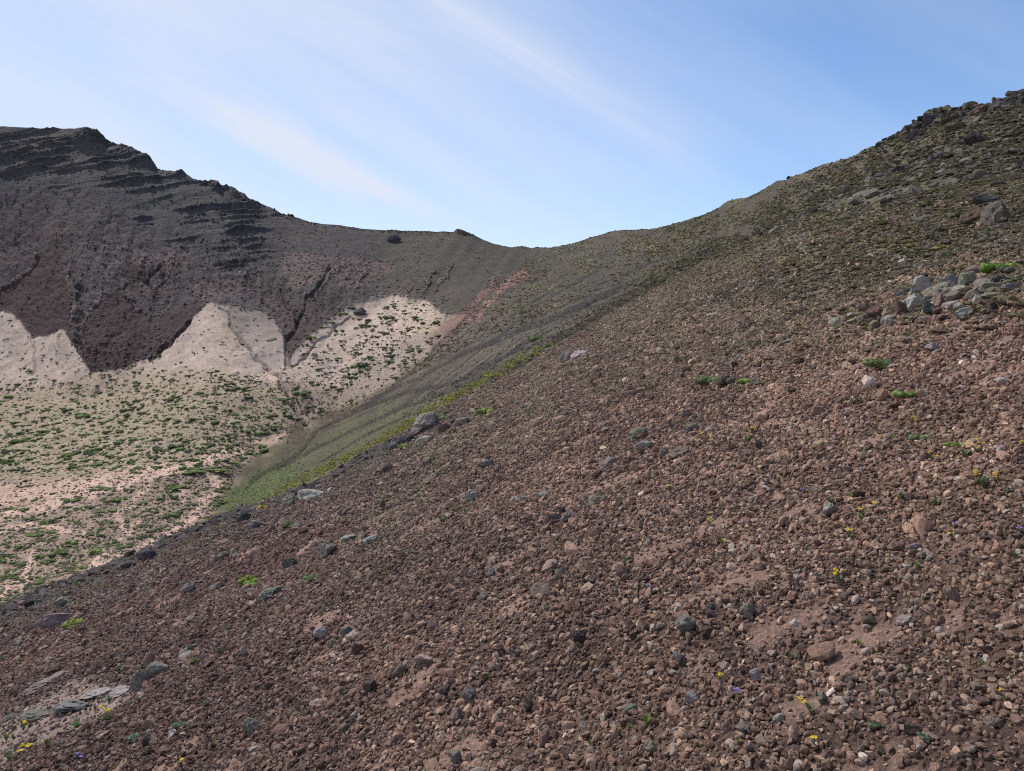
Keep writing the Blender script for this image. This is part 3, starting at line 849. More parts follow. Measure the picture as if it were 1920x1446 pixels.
ROCKS = [
    # px, py(foot), w, h, label, tint, extra
    (803, 803, 62, 46, 'largest grey boulder of the group on the edge of the slope', GREY, dict(sub=5)),
    (780, 815, 42, 34, 'blue grey boulder leaning left of the biggest edge boulder', GREY, {}),
    (832, 808, 34, 24, 'rust brown hollow rock right of the edge boulders', BROWN, dict(pits=0.5)),
    (866, 800, 38, 22, 'flat ochre rock at the right end of the edge boulders', OCHRE, {}),
    (851, 786, 20, 14, 'dark small rock behind the rust brown hollow rock', DARK, {}),
    (843, 797, 10, 10, 'little pale block wedged between edge rocks', PALE, dict(sub=3)),
    (790, 824, 46, 15, 'low flat grey rock in front of the edge boulders', PALE, {}),
    (757, 830, 42, 20, 'dark undercut ledge rock down left of the edge boulders', DARK, dict(pits=0.4)),
    (735, 840, 26, 12, 'small dark rock at the lower end of the boulder group', DARK, {}),
    (1064, 675, 32, 26, 'grey boulder alone on the brow of the middle slope', GREY, {}),
    (1086, 678, 36, 17, 'broken pale rubble rock beside the brow boulder', PALE, {}),
    (1840, 411, 56, 38, 'reddish left half of the split boulder on the upper hill', (0.125, 0.078, 0.062), dict(chips=8, kmin=0)),
    (1884, 410, 62, 54, 'big rounded dark right half of the split boulder on the hill', BROWN, dict(chips=8)),
    (1855, 378, 52, 20, 'flat dark rock behind the split boulder', DARK, {}),
    (541, 950, 26, 28, 'upright tan boulder on the left brow', TAN, {}),
    (580, 932, 62, 18, 'long pale slab rock right of the upright tan boulder', PALE, {}),
    (453, 985, 38, 26, 'dark crusty rock on the left brow', DARK, {}),
    (475, 990, 34, 16, 'grey rock just right of the dark crusty one', GREY, {}),
    (612, 1048, 46, 34, 'jagged grey rock tilted up on the left slope', GREY, dict(tilt=0.3)),
    (648, 1012, 42, 16, 'low pale rock above the jagged grey rock', PALE, {}),
    (693, 1018, 40, 20, 'cracked pale rock right of the jagged grey rock', PALE, {}),
    (351, 1118, 38, 24, 'lumpy grey rock with lichen in the left gravel', GREY, {}),
    (541, 1068, 34, 24, 'dark wedge of rock casting shade on the left gravel', DARK, {}),
    (411, 1064, 32, 16, 'small grey rock below the dark left brow', GREY, {}),
    (278, 1052, 28, 28, 'black spiky outcrop on the skyline of the left brow', DARK, dict(pits=0.4)),
    (96, 1180, 58, 34, 'broad grey boulder on the far left of the slope', GREY, {}),
    (112, 1146, 30, 26, 'grey rock above the broad far left boulder', GREY, {}),
    (500, 1128, 60, 20, 'long crust of grey rock in the left gravel', GREY, dict(pits=0.4)),
    (405, 1102, 44, 12, 'pinkish flat rock in the left gravel', PALE, {}),
    (288, 1268, 54, 30, 'grey block, right one of a touching pair on the lower left', GREY, {}),
    (262, 1291, 36, 32, 'grey block, left one of a touching pair on the lower left', GREY, {}),
    (352, 1220, 32, 16, 'flat bluish stone up right of the grey pair', GREY, {}),
    (468, 1370, 46, 34, 'grey cracked boulder near the bottom left', GREY, {}),
    (600, 1200, 36, 24, 'pale grey rock, biggest of three in the middle left', PALE, {}),
    (648, 1190, 26, 16, 'grey flat rock right of the pale middle rock', GREY, {}),
    (623, 1212, 16, 14, 'small blue grey stone below the pale middle rock', GREY, dict(sub=3)),
    (668, 1228, 28, 26, 'upright rust brown stone with shaded underside', RUST, {}),
    (1084, 1222, 34, 28, 'dark undercut rock like a hammer head in the centre gravel', DARK, dict(pits=0.3)),
    (1292, 1206, 46, 38, 'grey and white rock, biggest on the lower right gravel', GREY, {}),
    (1328, 1205, 28, 20, 'brown jagged stone touching the grey and white rock', BROWN, {}),
    (1407, 1174, 30, 27, 'rounded blue grey stone up right of the white rock', GREY, {}),
    (1276, 1258, 26, 34, 'pitted grey stone below the grey and white rock', PALE, dict(pits=0.4)),
    (1334, 1168, 20, 16, 'dark grey stone above the grey and white rock', DARK, {}),
    (1722, 1038, 36, 20, 'white topped grey rock on the right gravel', GREY, {}),
    (1682, 1036, 30, 18, 'pale brown rock left of the white topped rock', TAN, {}),
    (1556, 972, 34, 26, 'wedge of white rock half buried on the right gravel', PALE, {}),
    (1836, 1302, 34, 16, 'flat tan stone on the lower right', TAN, {}),
    (921, 1086, 18, 20, 'small square blue grey stone in the centre', GREY, dict(sub=3)),
    (938, 1084, 16, 14, 'brown stone touching the square blue grey stone', BROWN, dict(sub=3)),
    (724, 886, 34, 26, 'dark brown boulder left of centre', BROWN, {}),
    (914, 888, 44, 20, 'grey crust of rock up in the centre gravel', GREY, dict(pits=0.4)),
    (886, 934, 32, 22, 'crumbly pale rock with a smaller one above it', PALE, {}),
    (898, 912, 22, 14, 'smaller crumbly rock above the pale one', PALE, {}),
    (800, 868, 26, 16, 'tan rock below the edge boulders', TAN, {}),
    (980, 946, 22, 14, 'small light grey rock in the centre gravel', PALE, {}),
    (1018, 944, 34, 12, 'pinkish flat rock right of the light grey rock', PALE, {}),
    (1142, 886, 52, 18, 'wide low grey rock in the upper centre', GREY, {}),
    (1246, 868, 20, 22, 'blue grey upright stone in the upper centre', GREY, {}),
    (1275, 866, 44, 24, 'brown grey rock right of the upright stone', OCHRE, {}),
    (1208, 846, 40, 18, 'white crusted rock above the wide low rock', PALE, {}),
    (1196, 825, 48, 22, 'ochre crusted rock above the white crusted one', OCHRE, {}),
    (1118, 966, 46, 20, 'crumbling tan rock in the middle of the gravel', TAN, dict(pits=0.3)),
    (1066, 990, 46, 20, 'broken grey rock in the middle of the gravel', GREY, dict(pits=0.4)),
    (1036, 992, 34, 18, 'dark half of the broken middle rock', DARK, dict(pits=0.3)),
    (1331, 812, 22, 16, 'white stone alone in the upper right gravel', PALE, dict(sub=3)),
    (1298, 802, 36, 16, 'brown grey rock left of the lone white stone', TAN, {}),
    (1424, 838, 14, 24, 'thin dark stone standing upright', DARK, dict(sub=3)),
    (1424, 690, 14, 18, 'dark pointed stone up the right slope', DARK, dict(sub=3)),
    (1418, 708, 16, 12, 'grey stone just under the dark pointed stone', GREY, dict(sub=3)),
    (1750, 660, 28, 15, 'white box shaped rock below the rock pile', PALE, dict(chips=12)),
    (692, 1316, 28, 26, 'dark brown stone in the lower centre', BROWN, {}),
    (880, 1322, 28, 26, 'grey stone with deep shade below in the lower centre', GREY, {}),
    (990, 1334, 24, 26, 'brown tilted stone in the lower centre right', BROWN, {}),
    (677, 1400, 18, 20, 'pale pointed stone near the bottom centre', TAN, {}),
    (855, 1438, 26, 28, 'grey stone at the bottom edge of the centre', GREY, {}),
    (640, 1392, 24, 20, 'pale brown stone beside the pointed bottom stone', TAN, {}),
    (939, 1255, 20, 26, 'mottled standing stone in the centre', BROWN, {}),
    (832, 1316, 36, 14, 'flat dark stone left of the deep shaded stone', DARK, {}),
    (272, 1404, 24, 20, 'black stone among plants at the bottom left', DARK, {}),
    (1220, 1428, 30, 24, 'tan broken stone at the bottom right of centre', TAN, {}),
    (1395, 1398, 30, 16, 'tan rugged stone at the lower right', TAN, {}),
    (1700, 1168, 34, 22, 'pale cluster stone on the right gravel', PALE, {}),
    (1630, 1170, 32, 16, 'brown stone with shaded side on the right gravel', BROWN, {}),
    (1545, 1336, 22, 20, 'round grey stone with dark side at the lower right', GREY, {}),
    (1420, 1290, 26, 22, 'pale stone by the lower right flowers', PALE, {}),
    (1870, 1370, 44, 22, 'big tan broken stone near the lower right corner', TAN, {}),
    (1710, 1385, 34, 22, 'brown block in the bottom right gravel', BROWN, {}),
    (1462, 1376, 26, 14, 'white flat stone in the lower right gravel', PALE, {}),
    (1185, 1340, 30, 16, 'grey flat stone by the bright green plants', GREY, {}),
    (1300, 1330, 34, 20, 'crumbly pale stone right of the purple flower', PALE, {}),
    (1668, 372, 40, 18, 'dark shaded rock beside a bush on the upper hill', DARK, dict(pits=0.4)),
    (1525, 408, 28, 18, 'dark rock sticking out of the olive hillside', DARK, dict(pits=0.4)),
    (1745, 440, 18, 12, 'dark small rock below the olive hillside', DARK, dict(sub=3)),
    (1840, 268, 60, 34, 'dark overhanging outcrop under the hilltop', DARK, dict(pits=0.5, sub=5)),
    (1722, 256, 44, 34, 'dark stepped crag at the left end of the summit', DARK, dict(pits=0.4, sub=5)),
    (1752, 226, 52, 28, 'dark crag above the stepped one on the summit', DARK, dict(pits=0.4, sub=5)),
    (1795, 214, 60, 24, 'broad brown crag in the middle of the summit edge', BROWN, dict(pits=0.4, sub=5)),
    (1845, 206, 56, 22, 'lumpy brown crag right of the middle summit crag', BROWN, dict(pits=0.4, sub=5)),
    (1893, 188, 58, 26, 'topmost dark crag at the right edge of the picture', DARK, dict(pits=0.4, sub=5)),
    (1800, 240, 50, 20, 'mossy brown ledge below the summit edge', (0.12, 0.105, 0.07), dict(pits=0.4)),
    (1768, 300, 46, 16, 'black ledge rock on the upper hillside', DARK, dict(pits=0.5)),
    (1700, 322, 60, 20, 'long black ledge of rock on the hillside', DARK, dict(pits=0.5)),
    (1660, 336, 44, 16, 'dark grey ledge rock left of the long black ledge', DARK, dict(pits=0.4)),
    (1880, 355, 50, 12, 'low dark rock right above the split boulder', DARK, dict(pits=0.4)),
    (735, 452, 36, 16, 'dark knob of rock under the far rim', DARK, dict(kmin=6, pits=0.3)),
    (672, 590, 28, 18, 'dark boulder on the far ash fan', DARK, dict(kmin=5.5)),
    (1475, 640, 34, 9, 'flat pale rock on the upper right slope', PALE, {}),
    (1388, 668, 22, 10, 'small grey rock up the right slope', GREY, dict(sub=3)),
    (60, 1316, 80, 15, 'grey ridge of bedrock on the lower left', GREY, dict(pits=0.4, rotz=0.0, depth=2.0)),
    (120, 1345, 96, 24, 'weathered bedrock step among pale dust on the lower left', GREY, dict(pits=0.5)),
    (170, 1314, 72, 16, 'upper bedrock step among pale dust on the lower left', PALE, dict(pits=0.4)),
    (218, 1306, 64, 14, 'pale rounded top of the bedrock outcrop', PALE, {}),
    (60, 1364, 76, 15, 'dark lower end of the bedrock outcrop', GREY, dict(pits=0.4)),
]
PILE = [  # the heap of lava rocks on the right: (px, py foot, w, h, tint, words)
    (1738, 548, 42, 30, PALE, 'peaked pale rock at the left end of the rock heap'), (1788, 544, 38, 26, OCHRE, 'rounded rock at the back of the rock heap'),
    (1766, 560, 66, 26, OCHRE, 'long slab bridging the middle of the rock heap'), (1822, 545, 46, 30, OCHRE, 'lichen topped rock at the back right of the heap'),
    (1848, 556, 34, 26, TAN, 'tan block behind the dark gap of the heap'), (1880, 540, 34, 18, DARK, 'dark capped rock at the top right of the heap'),
    (1866, 558, 52, 18, OCHRE, 'ridged slab on the right of the heap'), (1900, 552, 34, 14, GREY, 'grey rock at the right end of the heap'),
    (1784, 560, 34, 18, OCHRE, 'green tinged rock under the long slab'), (1808, 558, 36, 15, PALE, 'flat pale slab in the middle of the heap'),
    (1727, 580, 38, 32, PALE, 'sharp edged rock in front of the heap'), (1744, 590, 24, 20, DARK, 'dark tilted rock below the sharp edged one'),
    (1770, 574, 24, 24, TAN, 'leaning tan slab by the green tuft in the heap'), (1792, 570, 26, 18, TAN, 'square tan rock right of the leaning slab'),
    (1788, 583, 30, 16, PALE, 'pale oval rock at the front of the heap'), (1806, 586, 24, 14, PALE, 'small pale slab right of the oval rock'),
    (1826, 566, 26, 16, OCHRE, 'ochre stone under the ridged slab'), (1842, 576, 34, 14, PALE, 'grey white slab low on the right of the heap'),
    (1868, 568, 36, 14, OCHRE, 'flat rock below the ridged slab'), (1815, 598, 30, 16, PALE, 'crumbled pale stone at the foot of the heap'),
    (1700, 572, 22, 14, PALE, 'pale wedge between heap and scree'), (1695, 552, 30, 10, GREY, 'low grey slab left of the heap'),
    (1828, 512, 26, 14, TAN, 'rock standing above the back of the heap'), (1760, 588, 22, 10, BROWN, 'brown stone at the front foot of the heap'),
    (1693, 590, 30, 26, BROWN, 'square brown block left of the heap'), (1642, 592, 26, 24, BROWN, 'tall brown block in the scree left of the heap'),
    (1625, 574, 26, 16, TAN, 'dusty rock at the top of the scree'), (1668, 584, 26, 12, TAN, 'tan rock between two brown blocks'),
    (1666, 598, 26, 11, PALE, 'flat pale rock below the brown blocks'), (1642, 612, 24, 16, TAN, 'tan pointed rock low in the scree'),
    (1668, 608, 22, 14, PALE, 'pale flake low in the scree'), (1570, 602, 24, 14, PALE, 'split pale rock at the left end of the scree'),
    (1586, 596, 18, 14, TAN, 'tan rock touching the split pale rock'), (1582, 582, 18, 12, BROWN, 'round brown rock above the split pale rock'),
    (1602, 604, 24, 12, TAN, 'tan stone in the left scree'), (1600, 588, 24, 10, PALE, 'slanting pale flake in the left scree'),
    (1625, 600, 28, 14, BROWN, 'brown lump in the middle of the scree'), (1696, 602, 18, 5, PALE, 'thin white flake below the scree'),
    (1862, 588, 18, 12, DARK, 'dark stone right of the heap foot'), (1772, 601, 20, 12, BROWN, 'dark brown stone under the heap')]
for a in ROCKS:
    rock_at(*a[:4], a[4], a[5], **a[6])
for px, py, w, hh, tint, words in PILE:
    o = rock_at(px, py + 3, w * 1.22, hh * 1.25, words, tint, 'rocks heaped on the right slope', sub=3, chips=12, tilt=0.35)
    o.location.z += 0.25 * o.scale.z

# loose stones seen singly: the protos of the gravel lie here too
NPRO = 12
PROTO_SPOT = [(1180, 1260), (1500, 1230), (1030, 1380), (780, 1250), (560, 1330), (1600, 1290), (1330, 1420), (420, 1240), (1780, 1130), (1110, 1120), (840, 1170), (1650, 1420)]
protos = []
for i in range(NPRO):
    me = rock_mesh('loose_stone', 500 + i, 2, M_STONE, 8 + i % 5, 0.20, (1, rnd.uniform(0.7, 0.95), rnd.uniform(0.6, 0.95)), False, (0.42, 0.85))
    p, n = spot(*PROTO_SPOT[i])
    s_ = 11 * p.y / F
    o = thing('loose_stone', me, 'brown loose stone of fist size lying on the gravel', 'stone', 'fist sized stones on the gravel', p + Vector((0, 0, s_ * 0.5)),
              (rnd.uniform(-.4, .4), rnd.uniform(-.4, .4), rnd.uniform(0, 6)), (s_, s_, s_), [0.17 * rnd.uniform(.7, 1.3), 0.105, 0.08])
    protos.append(o)


# ------------------------------------------------------------------ scattered stuff (geometry nodes: instances on points)
def scatter(name, pts, rots, scl, pick, tint, sources, mat):
    me = bpy.data.meshes.new(name)
    n = len(pts)
    me.vertices.add(n)
    me.vertices.foreach_set('co', np.ascontiguousarray(pts, np.float32).ravel())
    for nm, tp, key, dat in (('spin', 'FLOAT_VECTOR', 'vector', rots), ('size', 'FLOAT_VECTOR', 'vector', scl), ('tint', 'FLOAT_VECTOR', 'vector', tint)):
        a = me.attributes.new(nm, tp, 'POINT')
        a.data.foreach_set(key, np.ascontiguousarray(dat, np.float32).ravel())
    a = me.attributes.new('pick', 'INT', 'POINT')
    a.data.foreach_set('value', np.ascontiguousarray(pick, np.int32))
    o = link(bpy.data.objects.new(name, me))
    o['kind'] = 'stuff'
    ng = bpy.data.node_groups.new(name, 'GeometryNodeTree')
    ng.interface.new_socket('Geometry', in_out='INPUT', socket_type='NodeSocketGeometry')
    ng.interface.new_socket('Geometry', in_out='OUTPUT', socket_type='NodeSocketGeometry')
    nd, lk = ng.nodes, ng.links
    gi, go = nd.new('NodeGroupInput'), nd.new('NodeGroupOutput')
    ip = nd.new('GeometryNodeInstanceOnPoints')
    jn = nd.new('GeometryNodeJoinGeometry')
    for s in reversed(sources):
        ob = nd.new('GeometryNodeObjectInfo')
        ob.inputs['Object'].default_value = s
        ob.inputs['As Instance'].default_value = True
        lk.new(ob.outputs['Geometry'], jn.inputs[0])
    lk.new(gi.outputs[0], ip.inputs['Points'])
    lk.new(jn.outputs[0], ip.inputs['Instance'])
    ip.inputs['Pick Instance'].default_value = True

    def attr(nm, tp):
        a = nd.new('GeometryNodeInputNamedAttribute')
        a.data_type = tp
        a.inputs['Name'].default_value = nm
        return next(x for x in a.outputs if x.enabled and x.name == 'Attribute')
    lk.new(attr('pick', 'INT'), ip.inputs['Instance Index'])
    e2r = nd.new('FunctionNodeEulerToRotation')
    lk.new(attr('spin', 'FLOAT_VECTOR'), e2r.inputs[0])
    lk.new(e2r.outputs[0], ip.inputs['Rotation'])
    lk.new(attr('size', 'FLOAT_VECTOR'), ip.inputs['Scale'])
    lk.new(ip.outputs[0], go.inputs[0])
    md = o.modifiers.new('scatter', 'NODES')
    md.node_group = ng
    return o


rg = np.random.default_rng(21)


def rows_for_depth(ci, dep):
    """grid row at a given distance for column indices (vectorised by bisection over the rows)"""
    lo, hi = np.zeros(len(ci), int), np.full(len(ci), nrow - 1)
    c = np.round(ci).astype(int)
    u = np.log(dep)
    for _ in range(12):
        mid = (lo + hi) // 2
        up = U[mid, c] < u
        lo = np.where(up, mid, lo)
        hi = np.where(up, hi, mid)
    a, b = U[lo, c], U[hi, c]
    return lo + np.clip((u - a) / np.maximum(b - a, 1e-9), 0, 1)


def area_points(n, d0, d1, pxa=-260, pxb=2180, power=2.0):
    """n points spread evenly over the ground between two distances ahead"""
    dep = (rg.uniform(d0**power, d1**power, n))**(1 / power)
    px = rg.uniform(pxa, pxb, n)
    ci = col_index(px)
    r = rows_for_depth(ci, dep)
    return px, dep, r, ci


STONE_COL = np.array([(0.215, 0.140, 0.108), (0.170, 0.105, 0.084), (0.110, 0.074, 0.064), (0.285, 0.195, 0.140), (0.225, 0.190, 0.165), (0.380, 0.275, 0.205), (0.080, 0.062, 0.060), (0.330, 0.300, 0.270)])
STONE_P = np.array([0.24, 0.18, 0.13, 0.16, 0.09, 0.08, 0.07, 0.05])
PT, RT, SC, PI_, TN = [], [], [], [], []
DUST = sstep(0.38, 0.58, fbm(GX / 0.55, GY / 0.55, 4, 131) + 0.35 * fbm(GX / 3.5, GY / 3.5, 2, 133))          # bare dust here and there

DUST = np.maximum(DUST, BED)


def strew(n, d0, d1, power, s0, s1, skew, grow, thin=1.0, pxa=-200, pxb=2120):
    px, dep, r, ci = area_points(n, d0, d1, pxa, pxb, power)
    r_i, c_i = np.round(r).astype(int), np.round(ci).astype(int)
    pyv = PY[r_i, c_i]
    keep = (is_fore[r_i, c_i] | ((px > 1060) & (pyv > fb[0][c_i] - 170) & (rg.random(n) < 0.9 * sstep(fb[0][c_i] - 170, fb[0][c_i] - 20, pyv)))) & (rg.random(n) < np.where(px > 1060, np.clip(0.80 + (pyv - fb[0][c_i]) / 160, 0.5, 1), 1)) & (rg.random(n) < np.clip(1.0 - thin * DUST[r_i, c_i], 0.22, 1))
    p = at_rowcol(r[keep], ci[keep])
    k = len(p)
    s_ = s0 * (s1 / s0)**(rg.random(k)**skew) * (dep[keep] / 3.0)**grow
    flat = rg.uniform(0.6, 1.05, k)
    p[:, 2] += s_ * flat * rg.uniform(0.15, 0.65, k)
    tn = STONE_COL[rg.choice(8, k, p=STONE_P)] * np.exp(rg.normal(0, 0.30, k))[:, None]
    warm = sstep(300, 1500, px[keep] + 0.9 * (pyv[keep] - 1000))
    tn = tn * (0.66 + 0.36 * warm)[:, None] + colour_at(r[keep], ci[keep]) * rg.uniform(0.6, 1.5, k)[:, None] * 0.75
    tn = tn * (np.array([1.00, 0.965, 0.985]) + warm[:, None] * np.array([0.13, 0.12, 0.07])) * (1 + 0.28 * np.clip(fbm(p[:, 0] / 0.8, p[:, 1] / 0.8, 3, 135), -1, 1.2))[:, None]
    PT.append(p), SC.append(np.stack([s_, s_ * rg.uniform(0.75, 1.1, k), s_ * flat], 1))
    RT.append(np.stack([rg.normal(0, 0.7, k), rg.normal(0, 0.7, k), rg.uniform(0, 6.28, k)], 1))
    PI_.append(rg.integers(0, NPRO, k)), TN.append(tn)


strew(470000, 1.0, 64, 0.85, 0.0060, 0.017, 1.9, 0.58)
strew(150000, 1.0, 11, 1.35, 0.0080, 0.025, 1.8, 0.45)
strew(45000, 1.0, 16, 1.1, 0.0080, 0.025, 1.6, 0.5, 1.0, 2120, 3200)
strew(30000, 1.0, 30, 1.1, 0.0090, 0.025, 1.6, 0.5, 1.0, -900, -200)
strew(12000, 1.1, 60, 1.0, 0.018, 0.046, 2.4, 0.48)
strew(1400, 1.3, 60, 1.2, 0.034, 0.065, 2.0, 0.40)
scatter('gravel', np.concatenate(PT), np.concatenate(RT), np.concatenate(SC), np.concatenate(PI_), np.concatenate(TN), protos, M_STONE)


# ------------------------------------------------------------------ plants
def plant_mat(name, rough=0.8, var=0.35, through=0.25):
    mt, nt, b = new_mat(name, rough)
    inst = nt.nodes.new('ShaderNodeAttribute')
    inst.attribute_type, inst.attribute_name = 'INSTANCER', 'tint'
    geo = nt.nodes.new('ShaderNodeNewGeometry')
    mr = nt.nodes.new('ShaderNodeMapRange')
    nt.links.new(geo.outputs['Random Per Island'], mr.inputs[0])
    mr.inputs[3].default_value, mr.inputs[4].default_value = 1 - var, 1 + var
    mx = nt.nodes.new('ShaderNodeVectorMath')
    mx.operation = 'SCALE'
    nt.links.new(inst.outputs['Color'], mx.inputs[0])
    nt.links.new(mr.outputs[0], mx.inputs['Scale'])
    nt.links.new(mx.outputs[0], b.inputs['Base Color'])
    if through:
        tr_ = nt.nodes.new('ShaderNodeBsdfTranslucent')
        nt.links.new(mx.outputs[0], tr_.inputs['Color'])
        ms = nt.nodes.new('ShaderNodeMixShader')
        ms.inputs[0].default_value = through
        out = nt.nodes['Material Output']
        nt.links.new(b.outputs[0], ms.inputs[1])
        nt.links.new(tr_.outputs[0], ms.inputs[2])
        nt.links.new(ms.outputs[0], out.inputs['Surface'])
    return mt


M_LEAF = plant_mat('leaf')
M_PETAL = plant_mat('petal', 0.6, 0.15, 0.3)
M_TWIG = plant_mat('twig', 0.9, 0.3, 0.0)


def quads_mesh(name, V, mat):
    V = np.asarray(V, float).reshape(-1, 3)
    return mesh_np(name, V, np.arange(len(V)).reshape(-1, 4), mat, False)


def clump_mesh(name, seed, nleaf, size, flat=0.55, spread=1.0, lobes=6, reach=0.40, lr=(0.32, 0.55)):
    """a bush of many small leaf faces over an uneven twiggy mound of unit radius"""
    r_ = np.random.default_rng(seed)
    cen = np.stack([r_.normal(0, reach, lobes), r_.normal(0, reach, lobes), r_.uniform(0.0, 0.4, lobes)], 1)
    rad = r_.uniform(*lr, lobes)
    D, DF = ICO[2]
    V, T = [], []
    for k in range(lobes):          # the dense heart of each lobe
        b = D * (rad[k] * 0.86 * (1 + 0.25 * noise3(D, 1.7, seed % 50 + k))[:, None]) + cen[k]
        b[:, 2] = np.maximum(b[:, 2], -0.15) * flat * 1.6
        T.append(DF + len(V) * 1)
        V += list(b)
    L, n0 = [], len(V)
    for i in range(nleaf):
        k = r_.integers(lobes)
        dv = r_.normal(size=3)
        dv /= np.linalg.norm(dv)
        dv[2] = abs(dv[2])
        c = cen[k] + dv * rad[k] * r_.uniform(0.8, 1.12) * spread
        c[2] = c[2] * flat * 1.6
        a = r_.normal(size=3)
        a /= np.linalg.norm(a)
        b = np.cross(a, dv + 0.4 * r_.normal(size=3))
        b /= np.linalg.norm(b) + 1e-9
        s = size * r_.uniform(0.6, 1.3)
        q_ = n0 + len(L)
        L += [c - a * s, c - b * s * 0.5, c + a * s, c + b * s * 0.5]
        T.append(np.array([[q_, q_ + 1, q_ + 2], [q_, q_ + 2, q_ + 3]]))
    return mesh_np(name, np.array(V + L), np.concatenate(T), M_LEAF, False)


def blades_mesh(name, seed, n, length, width, lean=0.7, segs=3):
    """a tuft of bent narrow leaves from one foot"""
    r_ = np.random.default_rng(seed)
    V = []
    for i in range(n):
        a = r_.uniform(0, 6.28)
        out, up = np.array([math.cos(a), math.sin(a), 0]), np.array([0, 0, 1.0])
        side = np.array([-math.sin(a), math.cos(a), 0])
        L, le = length * r_.uniform(0.55, 1.1), lean * r_.uniform(0.5, 1.4)
        base = out * 0.06 * length * r_.random()
        pts = []
        p = base.copy()
        for s in range(segs + 1):
            pts.append((p.copy(), width * (1 - 0.85 * (s / segs)**1.5) * (0.6 if s == 0 else 1)))
            ang = le * (0.35 + 0.9 * s / segs)
            p = p + (out * math.sin(min(ang, 1.9)) + up * math.cos(min(ang, 1.9))) * L / segs
        for s in range(segs):
            (p0, w0), (p1, w1_) = pts[s], pts[s + 1]
            V += [p0 - side * w0, p0 + side * w0, p1 + side * w1_, p1 - side * w1_]
    return quads_mesh(name, V, M_LEAF)


def blossom_mesh(name, seed, n, heads):
    """petalled flower heads of about one unit across, gathered round the given points"""
    r_ = np.random.default_rng(seed)
    V = []
    for hx, hy, hz in heads:
        for f in range(n):
            c = np.array([hx, hy, hz]) + r_.normal(0, 0.5, 3) * np.array([1, 1, 0.5])
            t = r_.normal(0, 0.35, 2)
            for k in range(5):
                a = k * 1.2566 + r_.uniform(0, .3)
                o_, s_ = np.array([math.cos(a), math.sin(a), 0.25 + t[0] * math.cos(a) + t[1] * math.sin(a)]), np.array([-math.sin(a), math.cos(a), 0])
                V += [c, c + o_ * 0.35 - s_ * 0.22, c + o_ * 0.62, c + o_ * 0.35 + s_ * 0.22]
    return quads_mesh(name, V, M_PETAL)


def part(name, mesh, parent, tint):
    o = bpy.data.objects.new(name, mesh)
    o.parent = parent
    o['tint'] = [float(t) for t in tint]
    return link(o)


YEL, PUR = (0.80, 0.62, 0.02), (0.30, 0.20, 0.55)
BLUEGREEN, BRIGHT, LEAFG = (0.150, 0.168, 0.088), (0.165, 0.230, 0.052), (0.110, 0.155, 0.062)


def flower_plant(px, py, heads_px, label, tint=YEL, leaf=BLUEGREEN, group='wild flowers in the gravel'):
    """heads_px: offsets (dx, dy up) in photo pixels of each flower head from the foot"""
    p, n = spot(px, py)
    mpp = p.y / F
    root = bpy.data.objects.new('wildflower', None)
    root['label'], root['category'], root['group'] = label, 'flower', group
    root.location = p + Vector((0, 0, 0.010 * (p.y / 3) ** 0.58))
    root.empty_display_size = 0.05
    link(root)
    part('leaf_rosette', blades_mesh('leaf_rosette', rnd.randrange(9999), 14, 15 * mpp, 1.7 * mpp, 1.0), root, leaf)
    hs = []
    for dx, dy in heads_px:
        hx = dx * mpp
        hs.append((hx, rnd.uniform(-3, 3) * mpp, dy * mpp + NEAR_A * 0 * hx))
    V = []
    for hx, hy, hz in hs:
        w = 0.45 * mpp
        a, b = np.array([hx * 0.15, 0, 0]), np.array([hx, hy, hz])
        mid = (a + b) / 2 + np.array([-hx * 0.2, 0, 0.08 * hz])
        for q0, q1 in ((a, mid), (mid, b)):
            V += [q0 + (-w, 0, 0), q0 + (w, 0, 0), q1 + (w, 0, 0), q1 + (-w, 0, 0)]
            V += [q0 + (0, -w, 0), q0 + (0, w, 0), q1 + (0, w, 0), q1 + (0, -w, 0)]
    part('stem', quads_mesh('stem', V, M_LEAF), root, (0.13, 0.19, 0.07))
    for hx, hy, hz in hs:
        f = part('blossom', blossom_mesh('blossom', rnd.randrange(9999), 6, [(0, 0, 0)]), root, tint)
        f.location = (hx, hy, hz)
        f.scale = (4.2 * mpp,) * 3
    return root


